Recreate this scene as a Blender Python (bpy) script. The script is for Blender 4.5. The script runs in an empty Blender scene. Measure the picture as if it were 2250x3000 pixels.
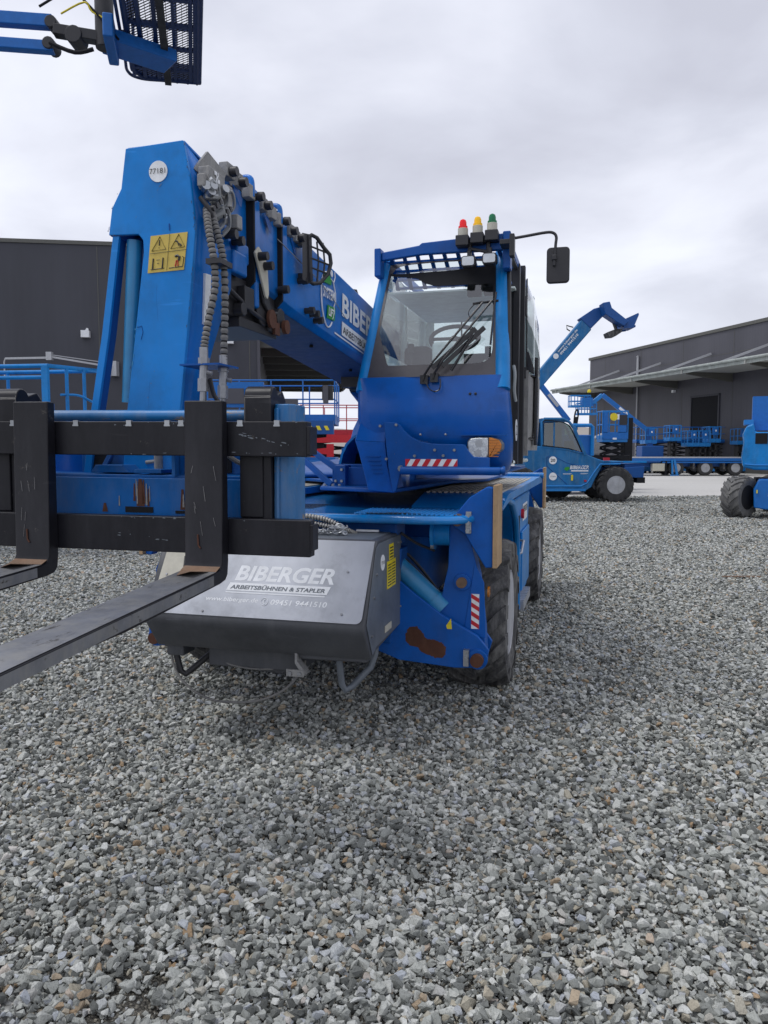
import bpy, bmesh, math, random
from mathutils import Vector, Matrix, noise
random.seed(7)
R = math.radians
scene = bpy.context.scene
COL = scene.collection

# ------------------------------------------------------------------ materials
MATS = {}
def nt(name):
    m = bpy.data.materials.new(name); m.use_nodes = True
    t = m.node_tree; b = t.nodes['Principled BSDF']
    return m, t, b
def node(t, typ, **k):
    n = t.nodes.new(typ)
    for a, v in k.items(): setattr(n, a, v)
    return n
def ramp(t, fac, stops):
    r = node(t, 'ShaderNodeValToRGB')
    el = r.color_ramp.elements
    el[0].position, el[0].color = stops[0][0], (*stops[0][1], 1)
    el[1].position, el[1].color = stops[-1][0], (*stops[-1][1], 1)
    for p, c in stops[1:-1]:
        e = el.new(p); e.color = (*c, 1)
    t.links.new(fac, r.inputs[0]); return r.outputs[0]
def tex(t, scale, detail=6, rough=.6, stretch=None, coord='Object', dist=0.):
    tc = node(t, 'ShaderNodeTexCoord'); mp = node(t, 'ShaderNodeMapping')
    if stretch: mp.inputs['Scale'].default_value = stretch
    t.links.new(tc.outputs[coord], mp.inputs[0])
    n = node(t, 'ShaderNodeTexNoise'); n.inputs['Scale'].default_value = scale
    n.inputs['Detail'].default_value = detail; n.inputs['Roughness'].default_value = rough
    n.inputs['Distortion'].default_value = dist
    t.links.new(mp.outputs[0], n.inputs['Vector']); return n.outputs['Fac']
def mix(t, fac, a, b, typ='MIX'):
    m = node(t, 'ShaderNodeMix', data_type='RGBA', blend_type=typ)
    for inp, v in ((m.inputs[0], fac), (m.inputs[6], a), (m.inputs[7], b)):
        if isinstance(v, (int, float)): inp.default_value = v
        elif isinstance(v, tuple): inp.default_value = (*v, 1)
        else: t.links.new(v, inp)
    return m.outputs[2]
def bump(t, b, h, strength=.2, dist=.01):
    n = node(t, 'ShaderNodeBump'); n.inputs['Strength'].default_value = strength
    n.inputs['Distance'].default_value = dist
    t.links.new(h, n.inputs['Height']); t.links.new(n.outputs[0], b.inputs['Normal'])
def paint(name, col, rough=.38, dust=.18, dustcol=(.22, .21, .19), chip=.0, chipcol=(.10, .045, .02),
          metallic=0., coat=.0, orange=.04, streak=None, scl=1.):
    m, t, b = nt(name)
    big = tex(t, 1.7*scl, 5, .65)
    fine = tex(t, 22*scl, 8, .7)
    dark = tuple(c*.72 for c in col); lite = tuple(min(1, c*1.14+.004) for c in col)
    c0 = ramp(t, big, [(.3, dark), (.5, col), (.72, lite)])
    d = ramp(t, tex(t, 5*scl, 8, .75, (1, 1, .35)), [(.45, (0, 0, 0)), (.8, (dust,)*3)])
    c1 = mix(t, d, c0, dustcol)
    stv = ramp(t, tex(t, 7*scl, 7, .7, (1, 1, .12)), [(.5, (0, 0, 0)), (.75, (min(.5, dust*1.1),)*3)])
    c1 = mix(t, stv, c1, dustcol)
    scr = ramp(t, tex(t, 30*scl, 3, .5, (.12, .12, 1), dist=.4), [(.70, (0, 0, 0)), (.76, (.30,)*3)])
    c1 = mix(t, scr, c1, tuple(min(1, c*1.5+.05) for c in col))
    grm = ramp(t, tex(t, 3.2*scl, 9, .75), [(.30, (.55,)*3), (.5, (0, 0, 0))])
    c1 = mix(t, grm, c1, tuple(c*.45+.008 for c in col))
    if chip > 0:
        k = ramp(t, tex(t, 9*scl, 10, .8, streak), [(1-chip, (0, 0, 0)), (min(1, 1-chip+.03), (1, 1, 1))])
        c1 = mix(t, k, c1, chipcol)
    t.links.new(c1, b.inputs['Base Color'])
    rr = node(t, 'ShaderNodeMapRange'); rr.inputs[3].default_value = rough*.75; rr.inputs[4].default_value = min(1, rough*1.4)
    t.links.new(fine, rr.inputs[0]); t.links.new(rr.outputs[0], b.inputs['Roughness'])
    b.inputs['Metallic'].default_value = metallic
    b.inputs['Coat Weight'].default_value = coat
    b.inputs['Coat Roughness'].default_value = .12
    if 'blue' in name and name != 'deck_blue': b.inputs['Specular IOR Level'].default_value = .32 if name == 'cab_blue' else .25; b.inputs['Coat Weight'].default_value = coat*(.5 if name == 'cab_blue' else .35)
    if name == 'black_steel': b.inputs['Specular IOR Level'].default_value = .3
    bump(t, b, fine, orange*3, .002)
    MATS[name] = m; return m
def flat(name, col, rough=.5, metallic=0., emis=0., var=.12, alpha=None, bumpy=0.):
    m, t, b = nt(name)
    n = tex(t, 14, 7, .7)
    t.links.new(ramp(t, n, [(.3, tuple(c*(1-var) for c in col)), (.7, tuple(min(1, c*(1+var)) for c in col))]), b.inputs['Base Color'])
    b.inputs['Roughness'].default_value = rough; b.inputs['Metallic'].default_value = metallic
    if emis: b.inputs['Emission Color'].default_value = (*col, 1); b.inputs['Emission Strength'].default_value = emis
    if bumpy: bump(t, b, n, bumpy, .004)
    MATS[name] = m; return m
def glassy(name, tint, refl=.12, rough=.02):
    m, t, b = nt(name); t.nodes.remove(b)
    out = [n for n in t.nodes if n.type == 'OUTPUT_MATERIAL'][0]
    tr = node(t, 'ShaderNodeBsdfTransparent'); tr.inputs[0].default_value = (*tint, 1)
    gl = node(t, 'ShaderNodeBsdfGlossy'); gl.inputs['Roughness'].default_value = rough; gl.inputs[0].default_value = (1, 1, 1, 1)
    lw = node(t, 'ShaderNodeLayerWeight'); lw.inputs[0].default_value = .25
    mr = node(t, 'ShaderNodeMapRange'); mr.inputs[3].default_value = refl; mr.inputs[4].default_value = .9
    t.links.new(lw.outputs['Fresnel'], mr.inputs[0])
    ms = node(t, 'ShaderNodeMixShader')
    t.links.new(mr.outputs[0], ms.inputs[0]); t.links.new(tr.outputs[0], ms.inputs[1]); t.links.new(gl.outputs[0], ms.inputs[2])
    t.links.new(ms.outputs[0], out.inputs[0])
    MATS[name] = m; return m

paint('boom_blue', (.0, .22, .66), .33, .06, chip=.27, chipcol=(.02, .05, .09), coat=.25)
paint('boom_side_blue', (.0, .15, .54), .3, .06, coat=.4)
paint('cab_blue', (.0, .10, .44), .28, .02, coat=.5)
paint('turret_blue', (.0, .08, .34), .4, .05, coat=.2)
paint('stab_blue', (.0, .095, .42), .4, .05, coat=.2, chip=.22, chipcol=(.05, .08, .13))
paint('deck_blue', (.0, .22, .62), .14, .22, dustcol=(.25, .27, .28), coat=.6)
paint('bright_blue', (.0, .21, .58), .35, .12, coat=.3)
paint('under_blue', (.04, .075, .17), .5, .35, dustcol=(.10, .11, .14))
paint('frame_blue', (.0, .12, .42), .42, .25, chip=.30, chipcol=(.07, .04, .03), streak=(1, 1, .3))
paint('tube_worn', (.01, .16, .42), .4, .4, dustcol=(.3, .28, .22), chip=.42, chipcol=(.30, .22, .13), streak=(.4, 1, 1))
paint('black_steel', (.009, .009, .013), .36, .6, dustcol=(.035, .035, .042), chip=.38, chipcol=(.06, .055, .05))
paint('fork_steel', (.24, .25, .275), .40, .8, dustcol=(.36, .35, .32), chip=.42, chipcol=(.07, .065, .06), metallic=.5, streak=(2.5, .5, 1), scl=2)
paint('rust', (.085, .030, .016), .85, .4, dustcol=(.15, .07, .04), chip=.3, chipcol=(.03, .015, .01), scl=3)
paint('worn_orange', (.20, .12, .075), .8, .6, dustcol=(.2, .16, .12), scl=4)
paint('alu', (.50, .52, .56), .36, .35, dustcol=(.38, .40, .43), metallic=.55, orange=.02)
paint('box_grey', (.13, .15, .175), .42, .5, dustcol=(.16, .175, .19), chip=.22, chipcol=(.03, .03, .035))
paint('cover_black', (.06, .064, .073), .42, .5, dustcol=(.12, .125, .135))
paint('rubber_dark', (.030, .030, .032), .8, .5, dustcol=(.10, .098, .09))
paint('zinc', (.42, .44, .46), .35, .3, metallic=.8)
paint('bolt', (.35, .36, .38), .4, .3, metallic=.8)
flat('black_plastic', (.022, .022, .026), .45, bumpy=.1)
flat('black_gloss', (.014, .014, .017), .2)
flat('void', (.006, .007, .010), .9)
flat('frit', (.075, .07, .075), .25)
paint('faded_blue', (.012, .15, .38), .45, .4, dustcol=(.15, .25, .33))
paint('rubber', (.05, .05, .052), .8, 1., dustcol=(.30, .295, .28), orange=.3, scl=2)
paint('rubber_dusty', (.12, .12, .12), .85, .8, dustcol=(.24, .235, .22), orange=.3, scl=2)
paint('rim_grey', (.46, .47, .50), .45, .6, dustcol=(.22, .20, .18))
paint('hose_grey', (.15, .15, .15), .6, .5, dustcol=(.3, .28, .25))
paint('spiral_steel', (.50, .49, .46), .4, .4, metallic=.5)
paint('ply', (.46, .31, .17), .75, .6, dustcol=(.25, .18, .12), scl=3, orange=.3)
paint('grip', (.48, .44, .36), .8, .9, dustcol=(.56, .48, .36), orange=.2)
paint('teal_tube', (.02, .24, .50), .35, .1)
paint('cast_grey', (.26, .26, .26), .6, .6, dustcol=(.42, .41, .38), scl=6, orange=.3)
flat('white', (.80, .82, .84), .4, var=.12)
flat('cream', (.50, .48, .40), .5)
flat('red', (.55, .015, .025), .4)
flat('decal_yellow', (.62, .46, .09), .45)
flat('pale_gold', (.60, .50, .20), .45)
flat('yellow', (.75, .60, .02), .4)
flat('green', (.02, .27, .03), .45)
flat('ink', (.03, .03, .03), .5)
flat('red_lens', (.75, .005, .01), .12, emis=.15)
flat('amber_lens', (.9, .50, .005), .12, emis=.12)
flat('amber_dark', (.45, .14, .01), .2)
flat('green_lens', (.0, .16, .06), .12)
flat('amber', (.60, .20, .01), .15)
flat('lens', (.55, .58, .60), .08, .5, bumpy=.9)
flat('interior', (.74, .82, .80), .7)
flat('interior_dark', (.035, .037, .04), .7)
flat('interior_lite', (.42, .45, .46), .7)
flat('scissor_red', (.42, .012, .03), .45)
glassy('windshield_glass', (.93, 1., .98), .15)
glassy('door_glass', (.85, .90, .90), .10)
glassy('dark_glass', (.22, .34, .33), .10)
glassy('beacon_glass', (.7, .7, .65), .2)
# rear window strip bright
# ------------------------------------------------------------------ mesh builder
SPLIT = set('''bolt nut boss pin end_stop pad_block collar section_gap inner_section notch embossed_mark front_pillar screw rivet grease_cap
hydraulic_line hydraulic_hose coupling brace louvre wiper washer_hose pad_housing bulb armoured_hose cable opening rib rust_streak panel_opening
back_plate bracket fitting headliner pivot_pin hazard red_stripe lens_rib deck_slot panel_door axle guard_loop arm jib print type_label tape dashboard attachment_bracket
lettering_line marker_lamp corner_trim side_panel label_plate door_frame recess cross_plate boom_cheek edge_seal flange corner_trim hose seat bucket_hook boom_head chassis
side_beam scratch'''.split())
class MB:
    def __init__(s): s.v = []; s.f = []; s.M = Matrix(); s.pr = []
    def groups(s):
        # primitives whose boxes touch belong to one piece
        B = []
        for a, b, c, d in s.pr:
            P = s.v[a:b]; B.append([min(p[i] for p in P)-.001 for i in range(3)]+[max(p[i] for p in P)+.001 for i in range(3)])
        g = list(range(len(B)))
        def fd(i):
            while g[i] != i: i = g[i]
            return i
        for i in range(len(B)):
            for j in range(i):
                if all(B[i][k] <= B[j][k+3] and B[j][k] <= B[i][k+3] for k in range(3)): g[fd(i)] = fd(j)
        out = {}
        for i in range(len(B)): out.setdefault(fd(i), []).append(s.pr[i])
        return list(out.values())
    def add(s, vs, fs):
        o = len(s.v); s.pr.append((o, o+len(vs), len(s.f), len(s.f)+len(fs))); s.v += [tuple(s.M @ Vector(p)) for p in vs]; s.f += [tuple(i+o for i in q) for q in fs]; return s
    def box(s, x0, x1, y0, y1, z0, z1):
        return s.add([(x, y, z) for x in (x0, x1) for y in (y0, y1) for z in (z0, z1)],
                     [(0, 1, 3, 2), (4, 6, 7, 5), (0, 4, 5, 1), (2, 3, 7, 6), (0, 2, 6, 4), (1, 5, 7, 3)])
    def prism(s, poly, axis, a, b):
        n = len(poly)
        def P(q, h):
            if axis == 'x': return (h, q[0], q[1])
            if axis == 'y': return (q[0], h, q[1])
            return (q[0], q[1], h)
        vs = [P(q, a) for q in poly]+[P(q, b) for q in poly]
        fs = [tuple(range(n)), tuple(range(2*n-1, n-1, -1))]+[(i, i+n, (i+1) % n+n, (i+1) % n) for i in range(n)]
        return s.add(vs, fs)
    def slab(s, pts, th):
        """planar polygon in 3D thickened along its normal"""
        P = [Vector(p) for p in pts]; nrm = Vector((0, 0, 0))
        for i in range(len(P)): nrm += P[i].cross(P[(i+1) % len(P)])
        nrm.normalize(); n = len(P)
        vs = P+[p+nrm*th for p in P]
        return s.add(vs, [tuple(range(n)), tuple(range(2*n-1, n-1, -1))]+[(i, i+n, (i+1) % n+n, (i+1) % n) for i in range(n)])
    def tube(s, pts, r, n=10, closed=False, flatx=1.):
        P = [Vector(p) for p in pts]; m = len(P)
        rr = r if isinstance(r, (list, tuple)) else [r]*m
        up = None; rings = []
        for i, p in enumerate(P):
            a = P[i-1] if (i > 0 or closed) else p; b = P[(i+1) % m] if (i < m-1 or closed) else p
            d = (b-a).normalized()
            if up is None:
                up = Vector((0, 0, 1)) if abs(d.z) < .9 else Vector((1, 0, 0))
            x = d.cross(up)
            if x.length < 1e-5: x = d.cross(Vector((0, 1, 0)))
            x.normalize(); up = x.cross(d).normalized()
            rings.append([p+x*math.cos(2*math.pi*k/n)*rr[i]*flatx+up*math.sin(2*math.pi*k/n)*rr[i] for k in range(n)])
        vs = [q for g in rings for q in g]; fs = []
        for i in range(m if closed else m-1):
            a = i*n; b = ((i+1) % m)*n
            for k in range(n): fs.append((a+k, a+(k+1) % n, b+(k+1) % n, b+k))
        if not closed: fs += [tuple(range(n-1, -1, -1)), tuple((m-1)*n+k for k in range(n))]
        return s.add(vs, fs)
    def cyl(s, p0, p1, r0, r1=None, n=20):
        return s.tube([p0, p1], [r0, r0 if r1 is None else r1], n)
    def lathe(s, prof, c, axis='x', n=40):
        vs = []; fs = []
        for (r, h) in prof:
            for k in range(n):
                a = 2*math.pi*k/n; u, v = r*math.cos(a), r*math.sin(a)
                vs.append({'x': (c[0]+h, c[1]+u, c[2]+v), 'y': (c[0]+u, c[1]+h, c[2]+v), 'z': (c[0]+u, c[1]+v, c[2]+h)}[axis])
        for i in range(len(prof)-1):
            for k in range(n): fs.append((i*n+k, i*n+(k+1) % n, (i+1)*n+(k+1) % n, (i+1)*n+k))
        for i in (0, len(prof)-1):
            if prof[i][0] > 1e-4: fs.append(tuple(i*n+k for k in range(n)))
        return s.add(vs, fs)
    def beam(s, p0, p1, w, h, up=(0, 0, 1)):
        a, b = Vector(p0), Vector(p1); d = (b-a).normalized(); u = Vector(up)
        x = d.cross(u)
        if x.length < 1e-4: x = d.cross(Vector((1, 0, 0)))
        x.normalize(); u = x.cross(d).normalized()
        vs = [p+x*sx*w/2+u*sz*h/2 for p in (a, b) for sx in (-1, 1) for sz in (-1, 1)]
        return s.add(vs, [(0, 1, 3, 2), (4, 6, 7, 5), (0, 4, 5, 1), (2, 3, 7, 6), (0, 2, 6, 4), (1, 5, 7, 3)])
    def build(s, name, mat, parent=None, bevel=0., seg=2, ang=35, **tags):
        if parent is not None and name in SPLIT and len(s.pr) > 1:
            G = s.groups()
            if len(G) > 1:
                out = None
                for gr_ in G:
                    m = MB(); m.M = Matrix()
                    for a, b, c, d in gr_: m.add(s.v[a:b], [tuple(i-a for i in f) for f in s.f[c:d]])
                    o = m._build(name, mat, parent, bevel, seg, ang, **tags); out = out or o
                return out
        return s._build(name, mat, parent, bevel, seg, ang, **tags)
    def _build(s, name, mat, parent=None, bevel=0., seg=2, ang=35, **tags):
        me = bpy.data.meshes.new(name); me.from_pydata(s.v, [], s.f); me.validate()
        bm = bmesh.new(); bm.from_mesh(me); bmesh.ops.recalc_face_normals(bm, faces=bm.faces); bm.to_mesh(me); bm.free()
        me.materials.append(MATS[mat] if isinstance(mat, str) else mat)
        for p in me.polygons: p.use_smooth = True
        me.set_sharp_from_angle(angle=R(ang))
        o = bpy.data.objects.new(name, me); COL.objects.link(o)
        if parent: o.parent = parent
        if bevel:
            b = o.modifiers.new('bevel', 'BEVEL'); b.width = bevel; b.segments = seg; b.limit_method = 'ANGLE'; b.angle_limit = R(ang); b.harden_normals = True
        tag(o, **tags); return o
def tag(o, label=None, cat=None, group=None, kind=None):
    if label: o['label'] = label
    if cat: o['category'] = cat
    if group: o['group'] = group
    if kind: o['kind'] = kind
    return o
def ragged(poly, amp, n=7):
    out = []
    for i in range(len(poly)):
        a, b = Vector(poly[i]), Vector(poly[(i+1) % len(poly)])
        for k in range(n):
            p = a.lerp(b, k/n); q = noise.noise_vector((p.x*90, p.y*90, 1.7))*amp+noise.noise_vector((p.x*260, p.y*260, 5.7))*amp*.5
            out.append((p.x+q.x, p.y+q.y))
    return out
def chips(parent, segs, n, size, mat, nrm=(0, -1, 0), seed=1, name='paint_chip'):
    rr = random.Random(seed); m = MB(); nv = Vector(nrm).normalized()
    for k in range(n):
        a, b = segs[rr.randrange(len(segs))]; a, b = Vector(a), Vector(b); d = (b-a).normalized(); s = nv.cross(d)
        p = a.lerp(b, rr.random())+s*rr.gauss(0, size*.5)+nv*.0012; L_ = size*(.3+rr.random()**2*1.6); W_c = size*(.15+rr.random()*.35)
        q = []
        for j in range(9):
            an = 2*math.pi*j/9; f_ = .6+.6*rr.random(); q.append(p+d*math.cos(an)*L_*f_+s*math.sin(an)*W_c*f_)
        m.add(q, [tuple(range(9))])
    return m.build(name, mat, parent, kind='stuff')
def ribbed(o, n=10):
    o.data.materials.append(MATS['void'])
    for i, p in enumerate(o.data.polygons):
        if len(p.vertices) == 4 and ((i//n) % 4) == 0: p.material_index = 1
    return o
def thing(name, loc, rz, label, cat, group=None):
    o = bpy.data.objects.new(name, None); COL.objects.link(o); o.location = loc; o.rotation_euler.z = rz
    o.empty_display_size = .1
    return tag(o, label, cat, group)
def copy_tree(o, parent=None):
    c = o.copy(); COL.objects.link(c)
    if parent: c.parent = parent
    for ch in list(o.children): copy_tree(ch, c)
    return c
def rrect(w, h, r, n=4, cx=0., cy=0.):
    out = []
    for sx, sy, a0 in ((1, 1, 0), (-1, 1, 90), (-1, -1, 180), (1, -1, 270)):
        for k in range(n+1):
            a = R(a0+90*k/n); out.append((cx+sx*(w/2-r)+r*math.cos(a), cy+sy*(h/2-r)+r*math.sin(a)))
    return out
def smooth_path(pts, k=6, closed=False):
    P = [Vector(p) for p in pts]; m = len(P); out = []
    rng = range(m if closed else m-1)
    for i in rng:
        p0 = P[i-1] if (i > 0 or closed) else P[0]; p1 = P[i]; p2 = P[(i+1) % m]; p3 = P[(i+2) % m] if (i < m-2 or closed) else P[-1]
        for j in range(k):
            t = j/k
            out.append(.5*((2*p1)+(p2-p0)*t+(2*p0-5*p1+4*p2-p3)*t*t+(3*p1-p0-3*p2+p3)*t**3))
    if not closed: out.append(P[-1])
    return out
def lettering(body, bl, right, up, w, h, mat, parent, lift=.003, bold=.0, shear=0., name='lettering', th=.0012):
    """text fitted into a w x h field whose bottom left corner is bl"""
    cu = bpy.data.curves.new(name, 'FONT'); cu.body = body; cu.offset = bold; cu.shear = shear; cu.resolution_u = 3
    tmp = bpy.data.objects.new('tmp', cu); COL.objects.link(tmp)
    dg = bpy.context.evaluated_depsgraph_get(); me = bpy.data.meshes.new_from_object(tmp.evaluated_get(dg))
    bpy.data.objects.remove(tmp); bpy.data.curves.remove(cu)
    xs = [v.co.x for v in me.vertices]; ys = [v.co.y for v in me.vertices]
    x0, x1, y0, y1 = min(xs), max(xs), min(ys), max(ys)
    r = Vector(right).normalized(); u = Vector(up).normalized(); nrm = r.cross(u).normalized(); o0 = Vector(bl)+nrm*lift
    for v in me.vertices:
        v.co = o0+r*((v.co.x-x0)/(x1-x0)*w)+u*((v.co.y-y0)/(y1-y0)*h)
    me.name = name
    while me.materials: me.materials.pop()
    me.materials.append(MATS[mat])
    o = bpy.data.objects.new(name, me); COL.objects.link(o); o.parent = parent
    return o
def plate(bl, right, up, poly, lift=.002, th=.002):
    """MB of a flat decal: poly in (r,u) metres on the plane"""
    r = Vector(right).normalized(); u = Vector(up).normalized(); n = r.cross(u).normalized(); o0 = Vector(bl)+n*lift
    m = MB(); m.slab([o0+r*a+u*b for a, b in poly], th); return m
def hazard(bl, right, up, w, h, parent, n=5, name='hazard_stripe', lift=.002, slant=1.):
    b = plate(bl, right, up, [(0, 0), (w, 0), (w, h), (0, h)], lift).build(name, 'white', parent)
    m = MB(); r = Vector(right).normalized(); u = Vector(up).normalized(); nn = r.cross(u).normalized(); o0 = Vector(bl)+nn*(lift+.003)
    L, S = (w, h) if w > h else (h, w)
    per = L/n
    for k in range(-1, n+1):
        a = k*per
        q = [(a+S*slant*.6, 0), (a+per*.5+S*slant*.6, 0), (a+per*.5, S), (a, S)]
        q = [(min(max(x, 0), L), y) for x, y in q]
        if q[1][0]-q[0][0] < .002 and q[2][0]-q[3][0] < .002: continue
        if w > h: pts = [o0+r*x+u*y for x, y in q]
        else: pts = [o0+u*x+r*y for x, y in q]
        m.slab(pts, .001)
    m.build('red_stripe', 'red', b)
    return b
def tyre(m, c, r, w, lugs=18, lug=.03, axis='x', rim=.52, slant=.35, both=1):
    """agricultural tyre, c = centre"""
    pr = [(r*rim, -w*.40), (r*(rim+.06), -w*.47), (r*.80, -w*.52), (r*.93, -w*.49), (r*.975, -w*.38), (r*.985, 0),
          (r*.975, w*.38), (r*.93, w*.49), (r*.80, w*.52), (r*(rim+.06), w*.47), (r*rim, w*.40)]
    sc = (r-lug)/r
    m.lathe([(a*sc if a > r*.6 else a, h) for a, h in pr], c, axis, 64)
    prof = [(.02*w, .985), (.22*w, .98), (.38*w, .97), (.49*w, .925), (.535*w, .82)]
    dphi = 2*math.pi/lugs
    for k in range(lugs):
        for sgn in (-1, 1):
            base = k*dphi+(dphi/2 if sgn > 0 else 0)
            vs = []; wid = .40*dphi
            for j, (h, q) in enumerate(prof):
                t = min(1, h/(w*.5)); ph = base-slant*t
                wj = wid*(.85+.25*t)/2
                for rad, ww in ((r*q*sc*.99, wj*1.15), (r*q*sc+lug*(1 if j < 4 else .35), wj)):
                    for sg in (-1, 1):
                        a = ph+sg*ww; u, v = rad*math.cos(a), rad*math.sin(a)
                        hh = sgn*(h+(.0 if rad < r*q*sc else (.012 if j == 3 else 0)))
                        vs.append({'x': (c[0]+hh, c[1]+u, c[2]+v), 'y': (c[0]+u, c[1]+hh, c[2]+v)}[axis])
            fs = []
            for j in range(len(prof)-1):
                a = j*4; b = a+4
                fs += [(a, b, b+2, a+2), (a+1, a+3, b+3, b+1), (a+2, b+2, b+3, a+3), (a, a+1, b+1, b)]
            e = (len(prof)-1)*4
            fs += [(0, 2, 3, 1), (e, e+1, e+3, e+2)]
            m.add(vs, fs)
def wheel(name, c, r, w, parent, lugs=18, lug=.03, out=1, rimmat='rim_grey', tyremat='rubber', bolts=10, axis='x', slant=.35, rim=.52):
    """a tyre mesh with its rim as a child; out = side of the dish"""
    m = MB(); tyre(m, c, r, w, lugs, lug, axis, rim, slant); t = m.build(name, tyremat, parent, ang=30)
    q = MB(); R0 = r*(rim+.045)
    q.lathe([(R0, out*w*.46), (R0*.97, out*w*.47), (R0*.93, out*w*.38), (R0*.84, out*w*.36), (R0*.80, out*w*.10), (R0*.62, out*w*.0), (R0*.55, out*w*.02), (R0*.40, out*w*.04), (R0*.36, out*w*.16), (R0*.2, out*w*.2), (.001, out*w*.2)], c, axis, 40)
    for k in range(bolts):
        a = 2*math.pi*k/bolts; u, v = R0*.52*math.cos(a), R0*.52*math.sin(a)
        if axis == 'x': q.cyl((c[0]+out*w*.02, c[1]+u, c[2]+v), (c[0]+out*(w*.02+.035), c[1]+u, c[2]+v), .014, n=6)
        else: q.cyl((c[0]+u, c[1]+out*w*.02, c[2]+v), (c[0]+u, c[1]+out*(w*.02+.035), c[2]+v), .014, n=6)
    q.lathe([(R0*.98, -out*w*.3), (R0*.98, -out*w*.44)], c, axis, 32)
    q.build('rim', rimmat, t, ang=30)
    q = MB(); q.lathe([(R0*.795, out*w*.12), (R0*.60, out*w*.012)], c, axis, 32); q.lathe([(R0*.37, out*w*.165), (R0*.2, out*w*.205), (.001, out*w*.205)], c, axis, 20)
    q.build('hub', 'rubber_dark', t, ang=30)
    return t
# ================================================================== MAIN MACHINE (x right, y to the rear, z up)
TH = R(15)
T = thing('telehandler', (-.237, 5.78, 0), -TH, 'large blue rotating telehandler with fork carriage, cab with three beacons and silver front cover', 'telehandler')

# ---- wheels
for x, y, o_ in ((1.0, 0, 1), (-1.0, 0, -1), (1.0, 3.2, 1), (-1.0, 3.2, -1)):
    wheel('wheel', (x, y, .54), .54, .40, T, lugs=14, lug=.042, out=o_, tyremat='rubber', slant=.42)
# ---- chassis
m = MB()
m.box(-.42, .42, -.9, 4.1, .45, 1.10)
m.box(-.60, .60, -1.02, -.80, 1.12, 1.26)
m.box(-.80, .80, -.35, 3.5, 1.10, 1.24)
m.box(-.75, .75, -.12, .12, .42, .66); m.box(-.75, .75, 3.08, 3.32, .42, .66)
m.prism([(-.55, .5), (.55, .5), (.62, 1.1), (-.62, 1.1)], 'y', -.97, -.80)
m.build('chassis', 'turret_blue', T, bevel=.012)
m = MB()   # deck sheet with rounded front corners
m.prism([(-1.14, 3.9), (-1.14, -.55), (-1.05, -.93), (-.86, -1.09), (.86, -1.09), (1.02, -.93), (1.10, -.55), (1.10, 3.9)], 'z', 1.285, 1.315)
deck = m.build('deck', 'deck_blue', T, bevel=.006)
m = MB()
m.tube(smooth_path([(-1.12, -.2, 1.290), (-1.12, -.62, 1.290), (-1.04, -.96, 1.290), (-.86, -1.10, 1.290), (-.4, -1.11, 1.290), (.4, -1.11, 1.29), (.86, -1.10, 1.290), (1.03, -.96, 1.290), (1.10, -.62, 1.290), (1.10, -.3, 1.290)], 5), .026, 12)
m.build('edge_tube', 'deck_blue', deck)
m = MB()   # perforated grip rows and dark slots on the front deck
for i in range(22):
    for j in range(9):
        m.cyl((.33+i*.03, -1.00+j*.05, 1.314), (.33+i*.03, -1.00+j*.05, 1.320), .009, .006, 6)
m.build('grip_studs', 'bright_blue', deck)
m = MB()
m.box(.40, .62, -1.015, -.975, 1.3165, 1.3185); m.box(.52, .66, -.975, -.93, 1.3165, 1.3185); m.box(.62, .74, -1.005, -.985, 1.317, 1.319)
for k in range(7): m.box(-.75+k*.01, -.05, -.72+k*.06, -.708+k*.06, 1.3165, 1.3185)
m.build('deck_slot', 'void', deck)
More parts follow.
